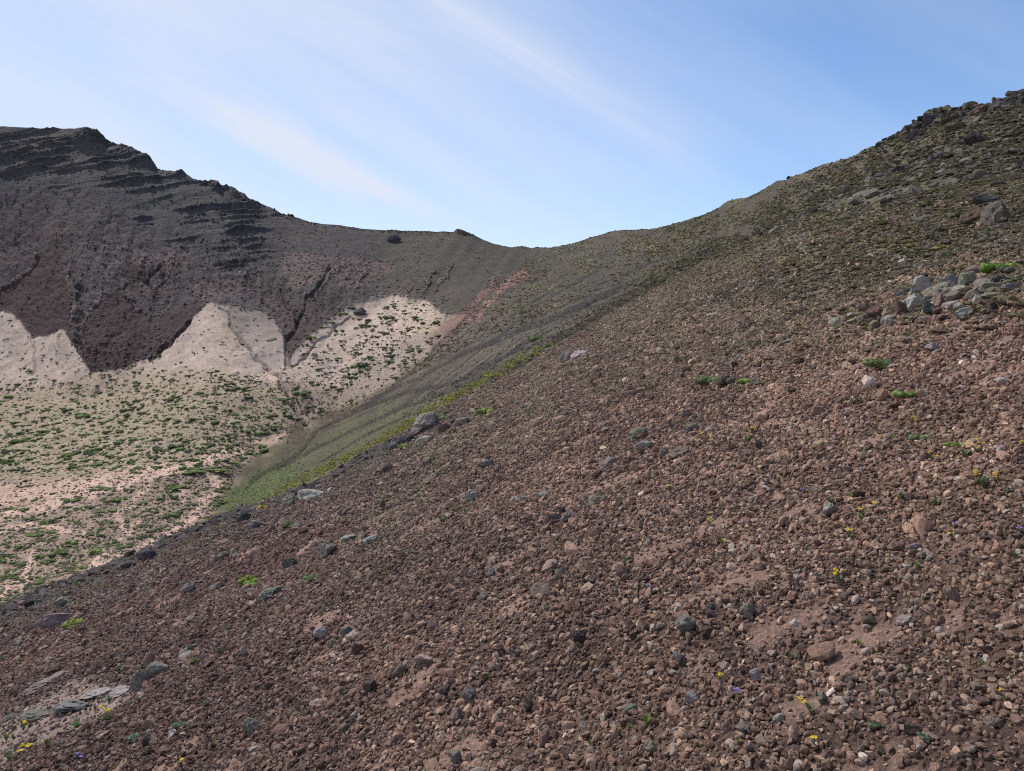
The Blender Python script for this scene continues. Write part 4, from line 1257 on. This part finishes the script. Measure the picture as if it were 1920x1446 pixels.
FLOWERS = [
    (1832, 845, [(-16, 16), (-2, 26), (12, 17), (4, 8)], 'tallest yellow flowers on the right gravel with four heads', YEL),
    (1748, 858, [(-8, 17), (10, 8)], 'yellow flowers left of the tallest ones on the right', YEL),
    (1842, 908, [(-12, 28), (-10, 22), (26, 24), (24, 21)], 'yellow flowers with two clumps of heads below the tallest ones', YEL),
    (1710, 786, [(2, 14), (3, 8)], 'slender yellow flower high on the right gravel', YEL),
    (1617, 976, [(20, 27), (-4, 15)], 'yellow flower above a pale green rosette right of the wedge rock', YEL),
    (1576, 1100, [(-10, 24), (-6, 20), (-9, 16)], 'yellow flowers standing over a blue green rosette', YEL),
    (1527, 1420, [(-4, 18), (2, 17)], 'yellow flower at the bottom edge right of centre', YEL),
    (1349, 1290, [(0, 11)], 'single yellow flower left of the purple flower', YEL),
    (1886, 1322, [(-8, 20)], 'single yellow flower in the bottom right corner', YEL),
    (1518, 1352, [(-20, 22), (-8, 12)], 'pale yellow flowers on a grey green rosette lower right', YEL),
    (200, 1362, [(-8, 25), (4, 19)], 'yellow flowers in the lower left beside green leaves', YEL),
    (50, 1408, [(-8, 10), (2, 8), (8, 10)], 'cluster of yellow flowers in the bottom left corner', YEL),
    (36, 1422, [(0, 10)], 'lone yellow flower below the bottom left cluster', YEL),
    (44, 1380, [(0, 14), (0, 3)], 'yellow flowers above the bottom left cluster', YEL),
    (338, 1432, [(-1, 11)], 'small yellow flower at the bottom left beside pale leaves', YEL),
    (492, 955, [(-3, 8), (6, 6)], 'orange yellow flower on the left brow', (0.75, 0.48, 0.03)),
    (1256, 936, [(0, 9)], 'tiny yellow flower in the middle gravel', YEL),
    (1592, 1016, [(-2, 16), (3, 12)], 'thin yellow flower on the right gravel near a green sprig', YEL),
    (1785, 1016, [(-4, 10)], 'small yellow flower above the white topped rock', YEL),
    (1920, 836, [(-5, 10)], 'yellow flower cut off by the right edge', YEL),
    (1330, 1000, [(0, 8), (30, 6)], 'two faint yellow flowers left of the wedge rock', YEL),
    (1318, 836, [(-2, 16), (14, 11)], 'pale yellow flowers in the upper middle gravel', (0.70, 0.58, 0.08)),
    (1410, 815, [(0, 9)], 'small yellow flower beside the thin dark stone', YEL),
    (1380, 1328, [(0, 16), (4, 12)], 'purple flower with green leaves lower right of centre', PUR),
    (1212, 1124, [(2, 9), (6, 6)], 'violet flower on silvery leaves in the centre right', PUR),
    (1880, 850, [(-3, 11)], 'violet flower beside the tallest yellow flowers', PUR),
    (146, 1432, [(0, 10), (6, 6)], 'violet flower at the bottom left', PUR),
    (1790, 994, [(0, 10)], 'small violet flower on the right gravel', PUR),
    (1914, 1010, [(-2, 10), (4, 9)], 'violet flower at the right edge', PUR),
    (1510, 927, [(-3, 8)], 'violet speck of a flower among silvery leaves', PUR),
]
for f in FLOWERS:
    flower_plant(*f)

TUFT = [blades_mesh('green_plant', 700 + i, 16 + 3 * i, 1.0, 0.085, 0.75) for i in range(4)]
ROS = [blades_mesh('leafy_rosette', 720 + i, 12 + 2 * i, 1.0, 0.10, 1.15) for i in range(3)]
CLUMP = [clump_mesh('low_plant', 740 + i, 170, 0.11, 0.5) for i in range(4)]
GREENS = [  # px, py, width px, kind, tint, label
    (1213, 1370, 32, 0, BRIGHT, 'bright green plant, largest one at the bottom centre'), (1180, 1374, 18, 0, BRIGHT, 'bright green sprig just left of the large bottom plant'),
    (1106, 1400, 20, 0, BRIGHT, 'yellowish green sprig at the bottom centre'), (1384, 1424, 26, 0, BRIGHT, 'bushy bright green sprig at the bottom right of centre'),
    (919, 1287, 18, 0, BRIGHT, 'bright green sprig in the lower centre gravel'), (401, 1385, 14, 0, BRIGHT, 'upright green sprig beside the cracked boulder'),
    (468, 1088, 30, 2, BRIGHT, 'green clump in the upper left gravel'), (475, 1096, 22, 2, BRIGHT, 'second green clump below the upper left one'),
    (725, 1082, 16, 0, BRIGHT, 'little green sprig left of the square stone'), (145, 1182, 32, 2, BRIGHT, 'light green clump beside the broad far left boulder'),
    (205, 1318, 22, 0, LEAFG, 'green sprig on the pale outcrop dust'), (90, 1412, 30, 0, LEAFG, 'green sprig right of the bottom left flowers'),
    (20, 1432, 46, 1, BLUEGREEN, 'grey green rosette in the very bottom left corner'), (145, 1366, 36, 1, BLUEGREEN, 'grey green bladed rosette under the bedrock outcrop'),
    (200, 1364, 26, 1, BLUEGREEN, 'blue green rosette below the lower left yellow flowers'), (12, 1398, 24, 0, BRIGHT, 'green sprig on the left edge near the bottom'),
    (876, 1192, 18, 1, BLUEGREEN, 'silvery rosette in the middle gravel'), (1085, 1218, 12, 0, LEAFG, 'small sprig by the hammer head rock'),
    (1172, 1086, 30, 1, BLUEGREEN, 'blue green rosette in the centre right gravel'), (1297, 1024, 22, 1, BLUEGREEN, 'silvery rosette left of the wedge rock'),
    (1354, 1036, 22, 0, BRIGHT, 'yellowish green tuft in the middle right gravel'), (1719, 1070, 24, 0, BRIGHT, 'green tuft below the white topped rock'),
    (1690, 1050, 20, 1, BLUEGREEN, 'pale green rosette in front of the white topped rock'), (1902, 1058, 20, 0, LEAFG, 'green tuft at the right edge of the gravel'),
    (1575, 1098, 26, 1, BLUEGREEN, 'blue green rosette under three yellow flowers'), (1616, 978, 26, 1, (0.17, 0.26, 0.11), 'pale green rosette right of the wedge rock'),
    (1840, 905, 44, 1, BLUEGREEN, 'dark green rosette below two yellow heads'), (1790, 830, 26, 2, BRIGHT, 'small bright clump left of the tallest flowers'),
    (1722, 814, 34, 2, BLUEGREEN, 'flat blue green plant under the slender yellow flower'), (1810, 850, 40, 1, BLUEGREEN, 'wide low rosette under the tallest flowers'),
    (1755, 940, 30, 1, BLUEGREEN, 'dark rosette between flowers on the right gravel'), (1690, 932, 24, 0, LEAFG, 'green sprig in the middle of the right gravel'),
    (1570, 940, 14, 0, BRIGHT, 'bright sprig above the wedge rock'), (1618, 850, 22, 0, BRIGHT, 'green sprig in the upper right gravel'),
    (1586, 826, 20, 0, BRIGHT, 'yellow green sprig in the upper right gravel'), (1675, 820, 20, 0, BRIGHT, 'light green sprig left of the right flowers'),
    (1600, 752, 30, 1, BLUEGREEN, 'blue green rosette high on the right gravel'), (1330, 718, 40, 2, (0.17, 0.18, 0.095), 'wide grey green patch plant beside the dead bush'),
    (1396, 712, 22, 2, BRIGHT, 'bright green clump right of the dead bush'), (1880, 512, 46, 2, BRIGHT, 'bright green bush behind the rock heap'),
    (1757, 574, 22, 2, BRIGHT, 'bright green tuft in the rock heap gap'), (1910, 535, 26, 2, LEAFG, 'green plant right of the rock heap'),
    (828, 788, 26, 2, LEAFG, 'green plant on top of the edge boulders'), (757, 834, 20, 2, BRIGHT, 'bright green plant under the dark ledge rock'),
    (915, 775, 26, 2, (0.20, 0.22, 0.06), 'yellowish plant on the brow right of the edge boulders'), (545, 988, 24, 2, LEAFG, 'green plants along the left brow'),
    (1000, 640, 26, 2, LEAFG, 'green plant near the brow boulder'), (1700, 735, 34, 2, (0.14, 0.20, 0.07), 'spread green plant above the right gravel'),
    (1655, 690, 44, 2, (0.14, 0.20, 0.07), 'wide green plant left of the white box rock'), (1385, 1330, 18, 1, BLUEGREEN, 'green rosette under the purple flower'),
    (1520, 1358, 30, 1, BLUEGREEN, 'grey green rosette under pale yellow flowers'), (1648, 1320, 20, 0, LEAFG, 'small green sprig in the lower right gravel'),
    (1640, 1380, 20, 2, (0.10, 0.15, 0.09), 'flat dark green mat plant in the lower right gravel'), (1730, 1395, 20, 2, (0.11, 0.15, 0.10), 'flat grey green mat plant near the lower right corner'),
    (1700, 1262, 12, 0, LEAFG, 'tiny sprig in the right gravel'), (1840, 1258, 18, 0, LEAFG, 'green sprig right of the bare dusty strip'),
    (640, 1320, 22, 0, LEAFG, 'green sprig left of the dark lower stone'), (822, 1434, 22, 0, LEAFG, 'green sprig at the bottom centre left'),
    (585, 1095, 22, 2, LEAFG, 'green clump right of the upper left clumps'), (770, 1042, 24, 1, BLUEGREEN, 'blue green rosette right of the cracked pale rock'),
    (340, 1364, 20, 2, (0.10, 0.15, 0.10), 'low dark green plant left of the cracked boulder'), (255, 1390, 20, 2, (0.12, 0.17, 0.10), 'low green plant right of the bottom left flowers'),
]
for px, py, w, kind, tint, lab_ in GREENS:
    p, n = spot(px, py)
    s_ = w * p.y / F * 0.72
    me = (TUFT[rnd.randrange(4)], ROS[rnd.randrange(3)], CLUMP[rnd.randrange(4)])[kind]
    o = thing('green_plant' if kind == 0 else 'leafy_rosette' if kind == 1 else 'low_plant', me, lab_, 'plant', 'small plants in the gravel', p + Vector((0, 0, 0.008 * (p.y / 3) ** 0.58)), (0, 0, rnd.uniform(0, 6)),
              (s_, s_, s_ * (0.95 if kind == 0 else 0.8)), [t * rnd.uniform(0.85, 1.15) for t in tint])

# bushes seen singly
BUSHES = [(1370, 714, 46, (0.085, 0.070, 0.058), 'dead grey brown bush on the right slope'), (1898, 518, 44, (0.10, 0.10, 0.07), 'grey twiggy bush beside the bright green bush'),
          (1782, 470, 40, (0.14, 0.145, 0.095), 'grey green bush above the rock heap'), (1612, 300, 22, (0.050, 0.050, 0.040), 'dark round bush on the right skyline'),
          (1480, 338, 12, (0.05, 0.05, 0.04), 'small dark bush lower on the right skyline'), (1670, 366, 34, (0.085, 0.090, 0.045), 'dark green bush on the upper hill'),
          (1640, 800, 26, (0.09, 0.085, 0.065), 'withered low bush in the right gravel'), (1190, 742, 34, (0.10, 0.075, 0.06), 'withered brown bush in the upper middle gravel'),
          (545, 372 + 33, 10, (0.06, 0.06, 0.045), 'tiny bush on the far left skyline')]
BUSHM = [clump_mesh('bush', 800 + i, 420, 0.07, 0.6, 1.0, 9) for i in range(4)]
for i, (px, py, w, tint, lab_) in enumerate(BUSHES):
    p, n = spot(px, py)
    s_ = w * p.y / F * 0.5
    thing('bush', BUSHM[i % 4], lab_, 'bush', 'bushes on the slopes', p, (0, 0, rnd.uniform(0, 6)), (s_, s_, s_ * 0.9), tint)


# ---- crater floor: creeping plants and shrubs
def floor_spot(px, py):
    return spot(px, py, 4.6)


PATCHES = [(45, 1130, 66, 22), (85, 1085, 36, 14), (25, 1075, 30, 18), (35, 1055, 24, 10), (115, 1040, 50, 20), (140, 1068, 26, 12), (175, 1030, 26, 10), (225, 1028, 48, 14), (130, 1100, 46, 12), (160, 1065, 22, 8),
           (225, 1058, 30, 12), (75, 1005, 52, 14), (60, 970, 40, 10), (95, 980, 34, 12), (150, 958, 26, 8), (190, 960, 38, 12), (15, 950, 24, 14), (220, 938, 40, 12), (135, 935, 48, 14), (190, 910, 50, 12),
           (160, 930, 34, 8), (265, 990, 20, 8), (255, 970, 20, 10), (325, 970, 38, 16), (270, 945, 30, 10), (365, 885, 80, 18), (315, 915, 40, 16), (355, 905, 30, 8), (420, 860, 30, 10), (195, 985, 26, 8), (400, 950, 40, 12), (430, 940, 34, 10),
           (365, 950, 20, 12), (20, 1115, 22, 8), (280, 960, 20, 8), (150, 985, 20, 8), (55, 905, 30, 8), (255, 882, 46, 7), (280, 1010, 16, 8), (330, 985, 20, 8)]
PATCHM = [clump_mesh('creeping_plant', 820 + i, 520, 0.060, 0.34, 1.2, 20, 0.52, (0.13, 0.36)) for i in range(10)]
for i, (px, py, w, hh) in enumerate(PATCHES):
    p, n = floor_spot(px, py)
    mpp = p.y / F
    depth_ = hh * mpp * 3.2
    g = rnd.uniform(0.8, 1.2)
    thing('creeping_plant', PATCHM[i % 10], 'low spreading bright green plant on the sandy wash of the crater floor', 'plant', 'creeping plants on the crater floor', p - Vector((0, 0, 0.1)), (0, 0, rnd.uniform(-.5, .5)),
          (w * mpp * 0.50, depth_ * 0.45, hh * mpp * 0.7), (0.120 * g, 0.165 * g, 0.055 * g))

SHRUBM = [clump_mesh('shrub', 840 + i, 150, 0.12, 0.55, 1.05, 5 + i % 4, 0.30 + 0.04 * (i % 5), (0.2, 0.5)) for i in range(11)]
big, small = [], []
r2 = np.random.default_rng(33)
n_try = 0
taken = set()
FANP = [(590, 720), (640, 690), (690, 600), (740, 560), (810, 575), (800, 610), (760, 640), (700, 700), (640, 740)]
while len(big) + len(small) < 3300 and n_try < 60000:
    n_try += 1
    px, py = r2.uniform(-150, 830), r2.uniform(560, 1150)
    c, r = int(round(float(col_index(px)))), row_seen(px, py, 4.6)
    ri = int(round(r))
    if not is_floor[ri, c]:
        continue
    dens = 0.0
    if py > 690 + 0.02 * px and px < 560 and py <= 880:
        dens = 0.25 + 0.75 * sstep(700, 780, py) * sstep(600, 300, px)
        if px < 170 and py < 745:
            dens = 0.10
        if COL[ri, c, 0] > 0.40:
            dens *= 0.25
    elif py > 880:
        dens = 0.30 if COL[ri, c, 0] < 0.31 else 0.08
    elif px > 560:
        dens = 0.9 if inside(np.array([px]), np.array([py]), FANP)[0] > 0.5 else 0.12
    else:
        dens = 0.07
    cl = float(fbm(np.array([px / 40]), np.array([py / 18]), 2, 151)[0])
    if r2.random() > dens * np.clip(0.8 + 0.6 * cl, 0.25, 1):
        continue
    key = (int(px // 13), int(py // 6))
    if key in taken:
        continue
    taken.add(key)
    p = at_rowcol(np.array([r]), np.array([float(col_index(px))]))[0]
    s_ = float(np.exp(r2.normal(-0.30, 0.42))) * (0.62 if py > 880 else 1.0 if px < 560 and py > 690 else 1.3 if px > 560 else 0.75)
    gm = r2.uniform(0.7, 1.25)
    t = np.array((0.145, 0.170, 0.090)) * gm if r2.random() < 0.6 else np.array((0.165, 0.220, 0.080)) * gm
    if px > 560:
        t = t * np.array((0.95, 0.9, 1.05))
    (big if s_ > 0.85 and len(big) < 295 else small).append((p, s_, t))
for p, s_, t in big:
    thing('shrub', SHRUBM[rnd.randrange(11)], 'low dark green shrub dotted over the pale crater floor and fans', 'shrub', 'shrubs dotted over the crater floor', Vector(p) - Vector((0, 0, 0.08)), (0, 0, rnd.uniform(0, 6)),
          (s_ * 1.15, s_ * 1.15, s_ * 0.8), t)
shrub_src = [o for o in S.objects if o.name.startswith('shrub')][:8]
if small:
    a = np.array([x[0] for x in small])
    s_ = np.array([x[1] for x in small])
    scatter('undergrowth', a, np.stack([s_ * 0, s_ * 0, r2.uniform(0, 6.28, len(s_))], 1), np.stack([s_ * 1.1, s_ * 1.1, s_ * 0.65], 1), r2.integers(0, len(shrub_src), len(s_)), np.array([x[2] for x in small]), shrub_src, M_LEAF)

# ---- scrub on the hillside, the flank and the far wall
SCRUBM = [clump_mesh('scrub_bush', 860 + i, 46, 0.26, 0.5, 1.0, 4) for i in range(5)]
SCRUB_SPOT = [(1660, 420), (1740, 392), (1580, 450), (1850, 330), (1480, 470)]
scrub_src = []
for i in range(5):
    p, n = spot(*SCRUB_SPOT[i])
    scrub_src.append(thing('scrub_bush', SCRUBM[i], 'olive cushion of scrub standing out on the right hillside', 'bush', 'scrub cushions on the right hillside', p, (0, 0, i), (0.3, 0.3, 0.22), (0.12, 0.12, 0.05)))
PT, SC, TN = [], [], []
OL = np.array([(0.150, 0.138, 0.072), (0.180, 0.165, 0.080), (0.100, 0.090, 0.062), (0.190, 0.178, 0.142), (0.110, 0.080, 0.060), (0.240, 0.220, 0.060)])


def scrub(n, pxa, pxb, kmin, kmax, s0, s1, cond, probs):
    px = rg.uniform(pxa, pxb, n)
    ci = col_index(px)
    # even cover as the picture shows it: rows of the grid are close to even in the picture
    r = np.interp(rg.uniform(kmin, kmax, n), ROWK, np.arange(nrow))
    ri, c = np.round(r).astype(int), np.round(ci).astype(int)
    keep = cond(px, PY[ri, c], ri, c) & (COL[ri, c].sum(-1) > 0.17 + 0.06 * rg.random(n) - 0.03 * (kmin > 6.5))
    p = at_rowcol(r[keep], ci[keep])
    k = len(p)
    s_ = s0 * (s1 / s0)**(rg.random(k)**1.5)
    p[:, 2] -= 0.06 * s_
    t = OL[rg.choice(6, k, p=probs)] * rg.uniform(0.75, 1.25, k)[:, None] * 0.5 + 0.65 * colour_at(r[keep], ci[keep])
    PT.append(p), SC.append(np.stack([s_, s_, s_ * rg.uniform(0.45, 0.8, k)], 1)), TN.append(t)


pr = [0.26, 0.16, 0.20, 0.18, 0.15, 0.05]
pat = sstep(-0.5, 0.4, fbm(PX / 50, PY / 20, 3, 161))
scrub(22000, 1060, 2150, 2.2, 6.0, 0.06, 0.24, lambda px, py, r, c: is_hill[r, c] & (rg.random(len(px)) < 0.85 * pat[r, c]), pr)
scrub(30000, 980, 1560, 3.6, 9.0, 0.08, 0.30, lambda px, py, r, c: is_hill[r, c] & (rg.random(len(px)) < 0.9 * sstep(980, 1120, px) * sstep(1560, 1400, px)), [0.30, 0.18, 0.22, 0.14, 0.14, 0.02])
scrub(46000, 1000, 2150, 4.0, 9.0, 0.10, 0.42, lambda px, py, r, c: is_hill[r, c] & (rg.random(len(px)) < sstep(1000, 1300, px) * (0.25 + 0.75 * pat[r, c])), pr)
scrub(3500, 1450, 2150, 4.5, 9.0, 0.30, 0.65, lambda px, py, r, c: is_hill[r, c] & (rg.random(len(px)) < pat[r, c]), [0.2, 0.1, 0.35, 0.1, 0.25, 0.0])
scrub(26000, 380, 1300, 4.1, 7.5, 0.10, 0.34, lambda px, py, r, c: (hm[r, c] > 0.25 + 0.5 * rg.random(len(px))) & (COL[r, c].sum(-1) > 0.23) & (rg.random(len(px)) < 0.75 * sstep(1300, 1080, px)), [0.36, 0.22, 0.16, 0.14, 0.12, 0.0])
scrub(34000, 560, 1400, 6.0, 8.98, 0.35, 0.85, lambda px, py, r, c: (is_wall | is_hill)[r, c] & (rg.random(len(px)) < sstep(560, 760, px) * sstep(1400, 1000, px) * (0.4 + 0.6 * pat[r, c])), [0.25, 0.1, 0.34, 0.08, 0.23, 0.0])
scrub(7000, -150, 640, 7.0, 8.95, 0.4, 1.0, lambda px, py, r, c: is_wall[r, c], [0.1, 0.05, 0.3, 0.15, 0.40, 0.0])
scrub(26000, 1050, 2150, 1.5, 3.6, 0.035, 0.16, lambda px, py, r, c: is_fore[r, c] & (rg.random(len(px)) < 0.9 * sstep(190, 0, py - fb[0][c] + 50 * fbm(px / 60, py / 25, 3, 110))), [0.2, 0.12, 0.24, 0.30, 0.10, 0.04])
scrub(26000, 1060, 2150, 1.6, 3.6, 0.04, 0.17, lambda px, py, r, c: is_hill[r, c], [0.22, 0.10, 0.22, 0.30, 0.14, 0.02])
scrub(5000, 640, 1300, 2.5, 3.3, 0.05, 0.17, lambda px, py, r, c: is_fore[r, c] & (py - CPY[c] < 130), pr)
scrub(3500, -100, 640, 2.6, 3.2, 0.04, 0.13, lambda px, py, r, c: is_fore[r, c] & (py - CPY[c] < 100), [0.3, 0.1, 0.3, 0.2, 0.1, 0.0])
scrub(9000, -150, 620, 4.8, 6.6, 0.15, 0.50, lambda px, py, r, c: is_floor[r, c] & (COL[r, c, 0] < 0.30) & (rg.random(len(px)) < np.clip(0.4 + fine_f[r, c], 0, 1)), [0.45, 0.35, 0.1, 0.1, 0.0, 0.0])
scrub(9000, -150, 830, 5.0, 7.2, 0.12, 0.40, lambda px, py, r, c: is_floor[r, c] & (rg.random(len(px)) < np.clip(0.5 + fine_f[r, c], 0, 1)), [0.2, 0.0, 0.45, 0.05, 0.3, 0.0])
a = np.concatenate(PT)
n = len(a)
scatter('ground_cover', a, np.stack([np.zeros(n), np.zeros(n), rg.uniform(0, 6.28, n)], 1), np.concatenate(SC), rg.integers(0, 5, n), np.concatenate(TN), scrub_src, M_LEAF)
# grass at the foot of the flank
px = rg.uniform(340, 640, 9000)
ci = col_index(px)
r = np.interp(rg.uniform(4.3, 5.8, 9000), ROWK, np.arange(nrow))
gk = GRASSY[np.round(r).astype(int), np.round(ci).astype(int)] > 0.15 + 0.5 * rg.random(9000)
pp = at_rowcol(r[gk], ci[gk])
n = len(pp)
s_ = 0.12 * 3.5**(rg.random(n)**1.6)
gt = np.where((rg.random(n) < 0.6)[:, None], np.array([[0.150, 0.215, 0.060]]), np.array([[0.120, 0.140, 0.060]])) * rg.uniform(0.75, 1.25, n)[:, None]
scatter('grass', pp, np.stack([np.zeros(n), np.zeros(n), rg.uniform(0, 6.28, n)], 1), np.stack([s_, s_, s_ * 0.5], 1), rg.integers(0, 5, n), gt, scrub_src, M_LEAF)
# sprigs and small rosettes too many to tell apart, between the stones of the near slope
n = 2600
px, dep, r, ci = area_points(n, 1.6, 60, -100, 2050, 0.9)
ri, c = np.round(r).astype(int), np.round(ci).astype(int)
where = fbm(px / 130, PY[ri, c] / 60, 2, 191) + 0.5 * sstep(700, 300, px) + 0.4 * sstep(1250, 900, PY[ri, c])
gk = is_fore[ri, c] & (where > 0.15 + 0.5 * rg.random(n))
pp = at_rowcol(r[gk], ci[gk])
n = len(pp)
s_ = 0.020 * 2.8**rg.random(n) * (dep[gk] / 3) ** 0.62
pp[:, 2] += 0.008 * (dep[gk] / 3) ** 0.58
gt = np.array([(0.150, 0.205, 0.058), (0.120, 0.150, 0.080), (0.150, 0.170, 0.120), (0.175, 0.185, 0.070)])[rg.integers(0, 4, n)] * rg.uniform(0.75, 1.2, n)[:, None]
herb_src = [o for o in S.objects if o.name.split('.')[0] in ('green_plant', 'leafy_rosette')][:14]
scatter('undergrowth', pp, np.stack([np.zeros(n), np.zeros(n), rg.uniform(0, 6.28, n)], 1), np.stack([s_, s_, s_ * 0.7], 1), rg.integers(0, len(herb_src), n), gt, herb_src, M_LEAF)
# yellow flowering strip along the flank
px = rg.uniform(430, 1040, 5000)
line_py = np.interp(px, [430, 560, 700, 820, 930, 1030], [985, 902, 836, 763, 701, 651]) + rg.normal(0, 6, 5000)
ok, pp = [], []
thin = fbm(px / 22, line_py / 9, 3, 181) + rg.normal(0, 0.25, 5000) > -0.12
for x_, y_ in zip(px[thin], line_py[thin]):
    r = row_seen(x_, y_, 3.9)
    pp.append(at_rowcol(np.array([r]), np.array([float(col_index(x_))]))[0])
pp = np.array(pp)
n = len(pp)
s_ = 0.16 * (3.0)**(rg.random(n)**1.6) * np.clip(pp[:, 1] / 100, 0.7, 1.4)
yt = np.where((rg.random(n) < 0.55)[:, None], np.array([[0.34, 0.31, 0.055]]), np.array([[0.15, 0.17, 0.05]])) * rg.uniform(0.75, 1.2, n)[:, None]
scatter('flowering_ground_cover', pp, np.stack([np.zeros(n), np.zeros(n), rg.uniform(0, 6.28, n)], 1), np.stack([s_, s_, s_ * 0.55], 1), rg.integers(0, 5, n), yt, scrub_src, M_LEAF)

# ---- angular rocks on the strata ledges, the crest and the scree of the wall
PT, SC, TN = [], [], []
for n, pxa, pxb, k0, k1, s0, s1, cond, tint in (
        (8000, -150, 560, 7.5, 9.0, 0.4, 1.3, lambda r, c: (strata_zone[r, c] * patchy[r, c] > 0.3) & (led[r, c] > 0.15), (0.066, 0.061, 0.060)),
        (700, 130, 1250, 8.95, 9.0, 0.3, 0.9, lambda r, c: RK[r, c] > 0, (0.060, 0.054, 0.050)),
        (1600, 130, 320, 6.8, 8.5, 0.3, 0.9, lambda r, c: is_wall[r, c] & (fine_f[r, c] > 0.1), (0.125, 0.110, 0.108)),
        (5000, -150, 800, 6.0, 8.5, 0.25, 0.8, lambda r, c: is_wall[r, c], (0.10, 0.075, 0.07)),
        (9000, -150, 820, 5.0, 7.2, 0.12, 0.45, lambda r, c: is_floor[r, c], (0.13, 0.105, 0.095)),
        (5000, -150, 820, 5.0, 7.2, 0.15, 0.5, lambda r, c: is_floor[r, c], (0.30, 0.25, 0.22)),
        (1800, -150, 480, 4.8, 6.0, 0.15, 0.45, lambda r, c: is_floor[r, c] & (PY[r, c] > 880), (0.11, 0.07, 0.06)),
        (2600, -150, 1080, 2.86, 3.08, 0.07, 0.30, lambda r, c: is_fore[r, c] & (rg.random(len(r)) < 0.3 + 0.7 * (fbm(PX[r, c] / 40, PY[r, c] / 30, 2, 193) > 0.05)), (0.095, 0.082, 0.078)),
        (700, -150, 900, 1.6, 3.0, 0.03, 0.12, lambda r, c: is_fore[r, c] & (fbm(PX[r, c] / 60, PY[r, c] / 25, 3, 195) > 0.05), (0.235, 0.205, 0.185)),
        (500, 900, 2100, 1.3, 2.6, 0.015, 0.06, lambda r, c: is_fore[r, c] & (fbm(PX[r, c] / 60, PY[r, c] / 25, 3, 197) > 0.1), (0.270, 0.235, 0.205)),
        (5000, -150, 830, 5.0, 7.6, 0.18, 0.65, lambda r, c: (PY[r, c] - wallbase[0][c] < 34 * rg.random(len(r)) ** 1.6) & (PY[r, c] > wallbase[0][c] - 6) & is_floor[r, c], (0.085, 0.058, 0.055)),
        (42000, 520, 1350, 3.9, 8.8, 0.07, 0.34, lambda r, c: fl[r, c] > 0.4, None),
        (2200, 1450, 2150, 3.5, 9.0, 0.12, 0.5, lambda r, c: is_hill[r, c], (0.13, 0.115, 0.095)),
        (500, 1650, 2150, 8.2, 9.0, 0.4, 1.0, lambda r, c: is_hill[r, c], (0.065, 0.058, 0.05))):
    px = rg.uniform(pxa, pxb, n)
    ci = col_index(px)
    r = np.interp(rg.uniform(k0, k1, n), ROWK, np.arange(nrow))
    keep = cond(np.round(r).astype(int), np.round(ci).astype(int))
    p = at_rowcol(r[keep], ci[keep])
    k = len(p)
    s_ = s0 * (s1 / s0)**(rg.random(k)**2)
    PT.append(p), SC.append(np.stack([s_ * rg.uniform(0.8, 1.5, k), s_, s_ * rg.uniform(0.5, 0.9, k)], 1)), TN.append((np.array(tint) if tint is not None else colour_at(r[keep], ci[keep])) * rg.uniform(0.6, 1.4, k)[:, None])
a = np.concatenate(PT)
n = len(a)
scatter('rubble', a, np.stack([rg.normal(0, .4, n), rg.normal(0, .4, n), rg.uniform(0, 6.28, n)], 1), np.concatenate(SC), rg.integers(0, NPRO, n), np.concatenate(TN), protos, M_STONE)
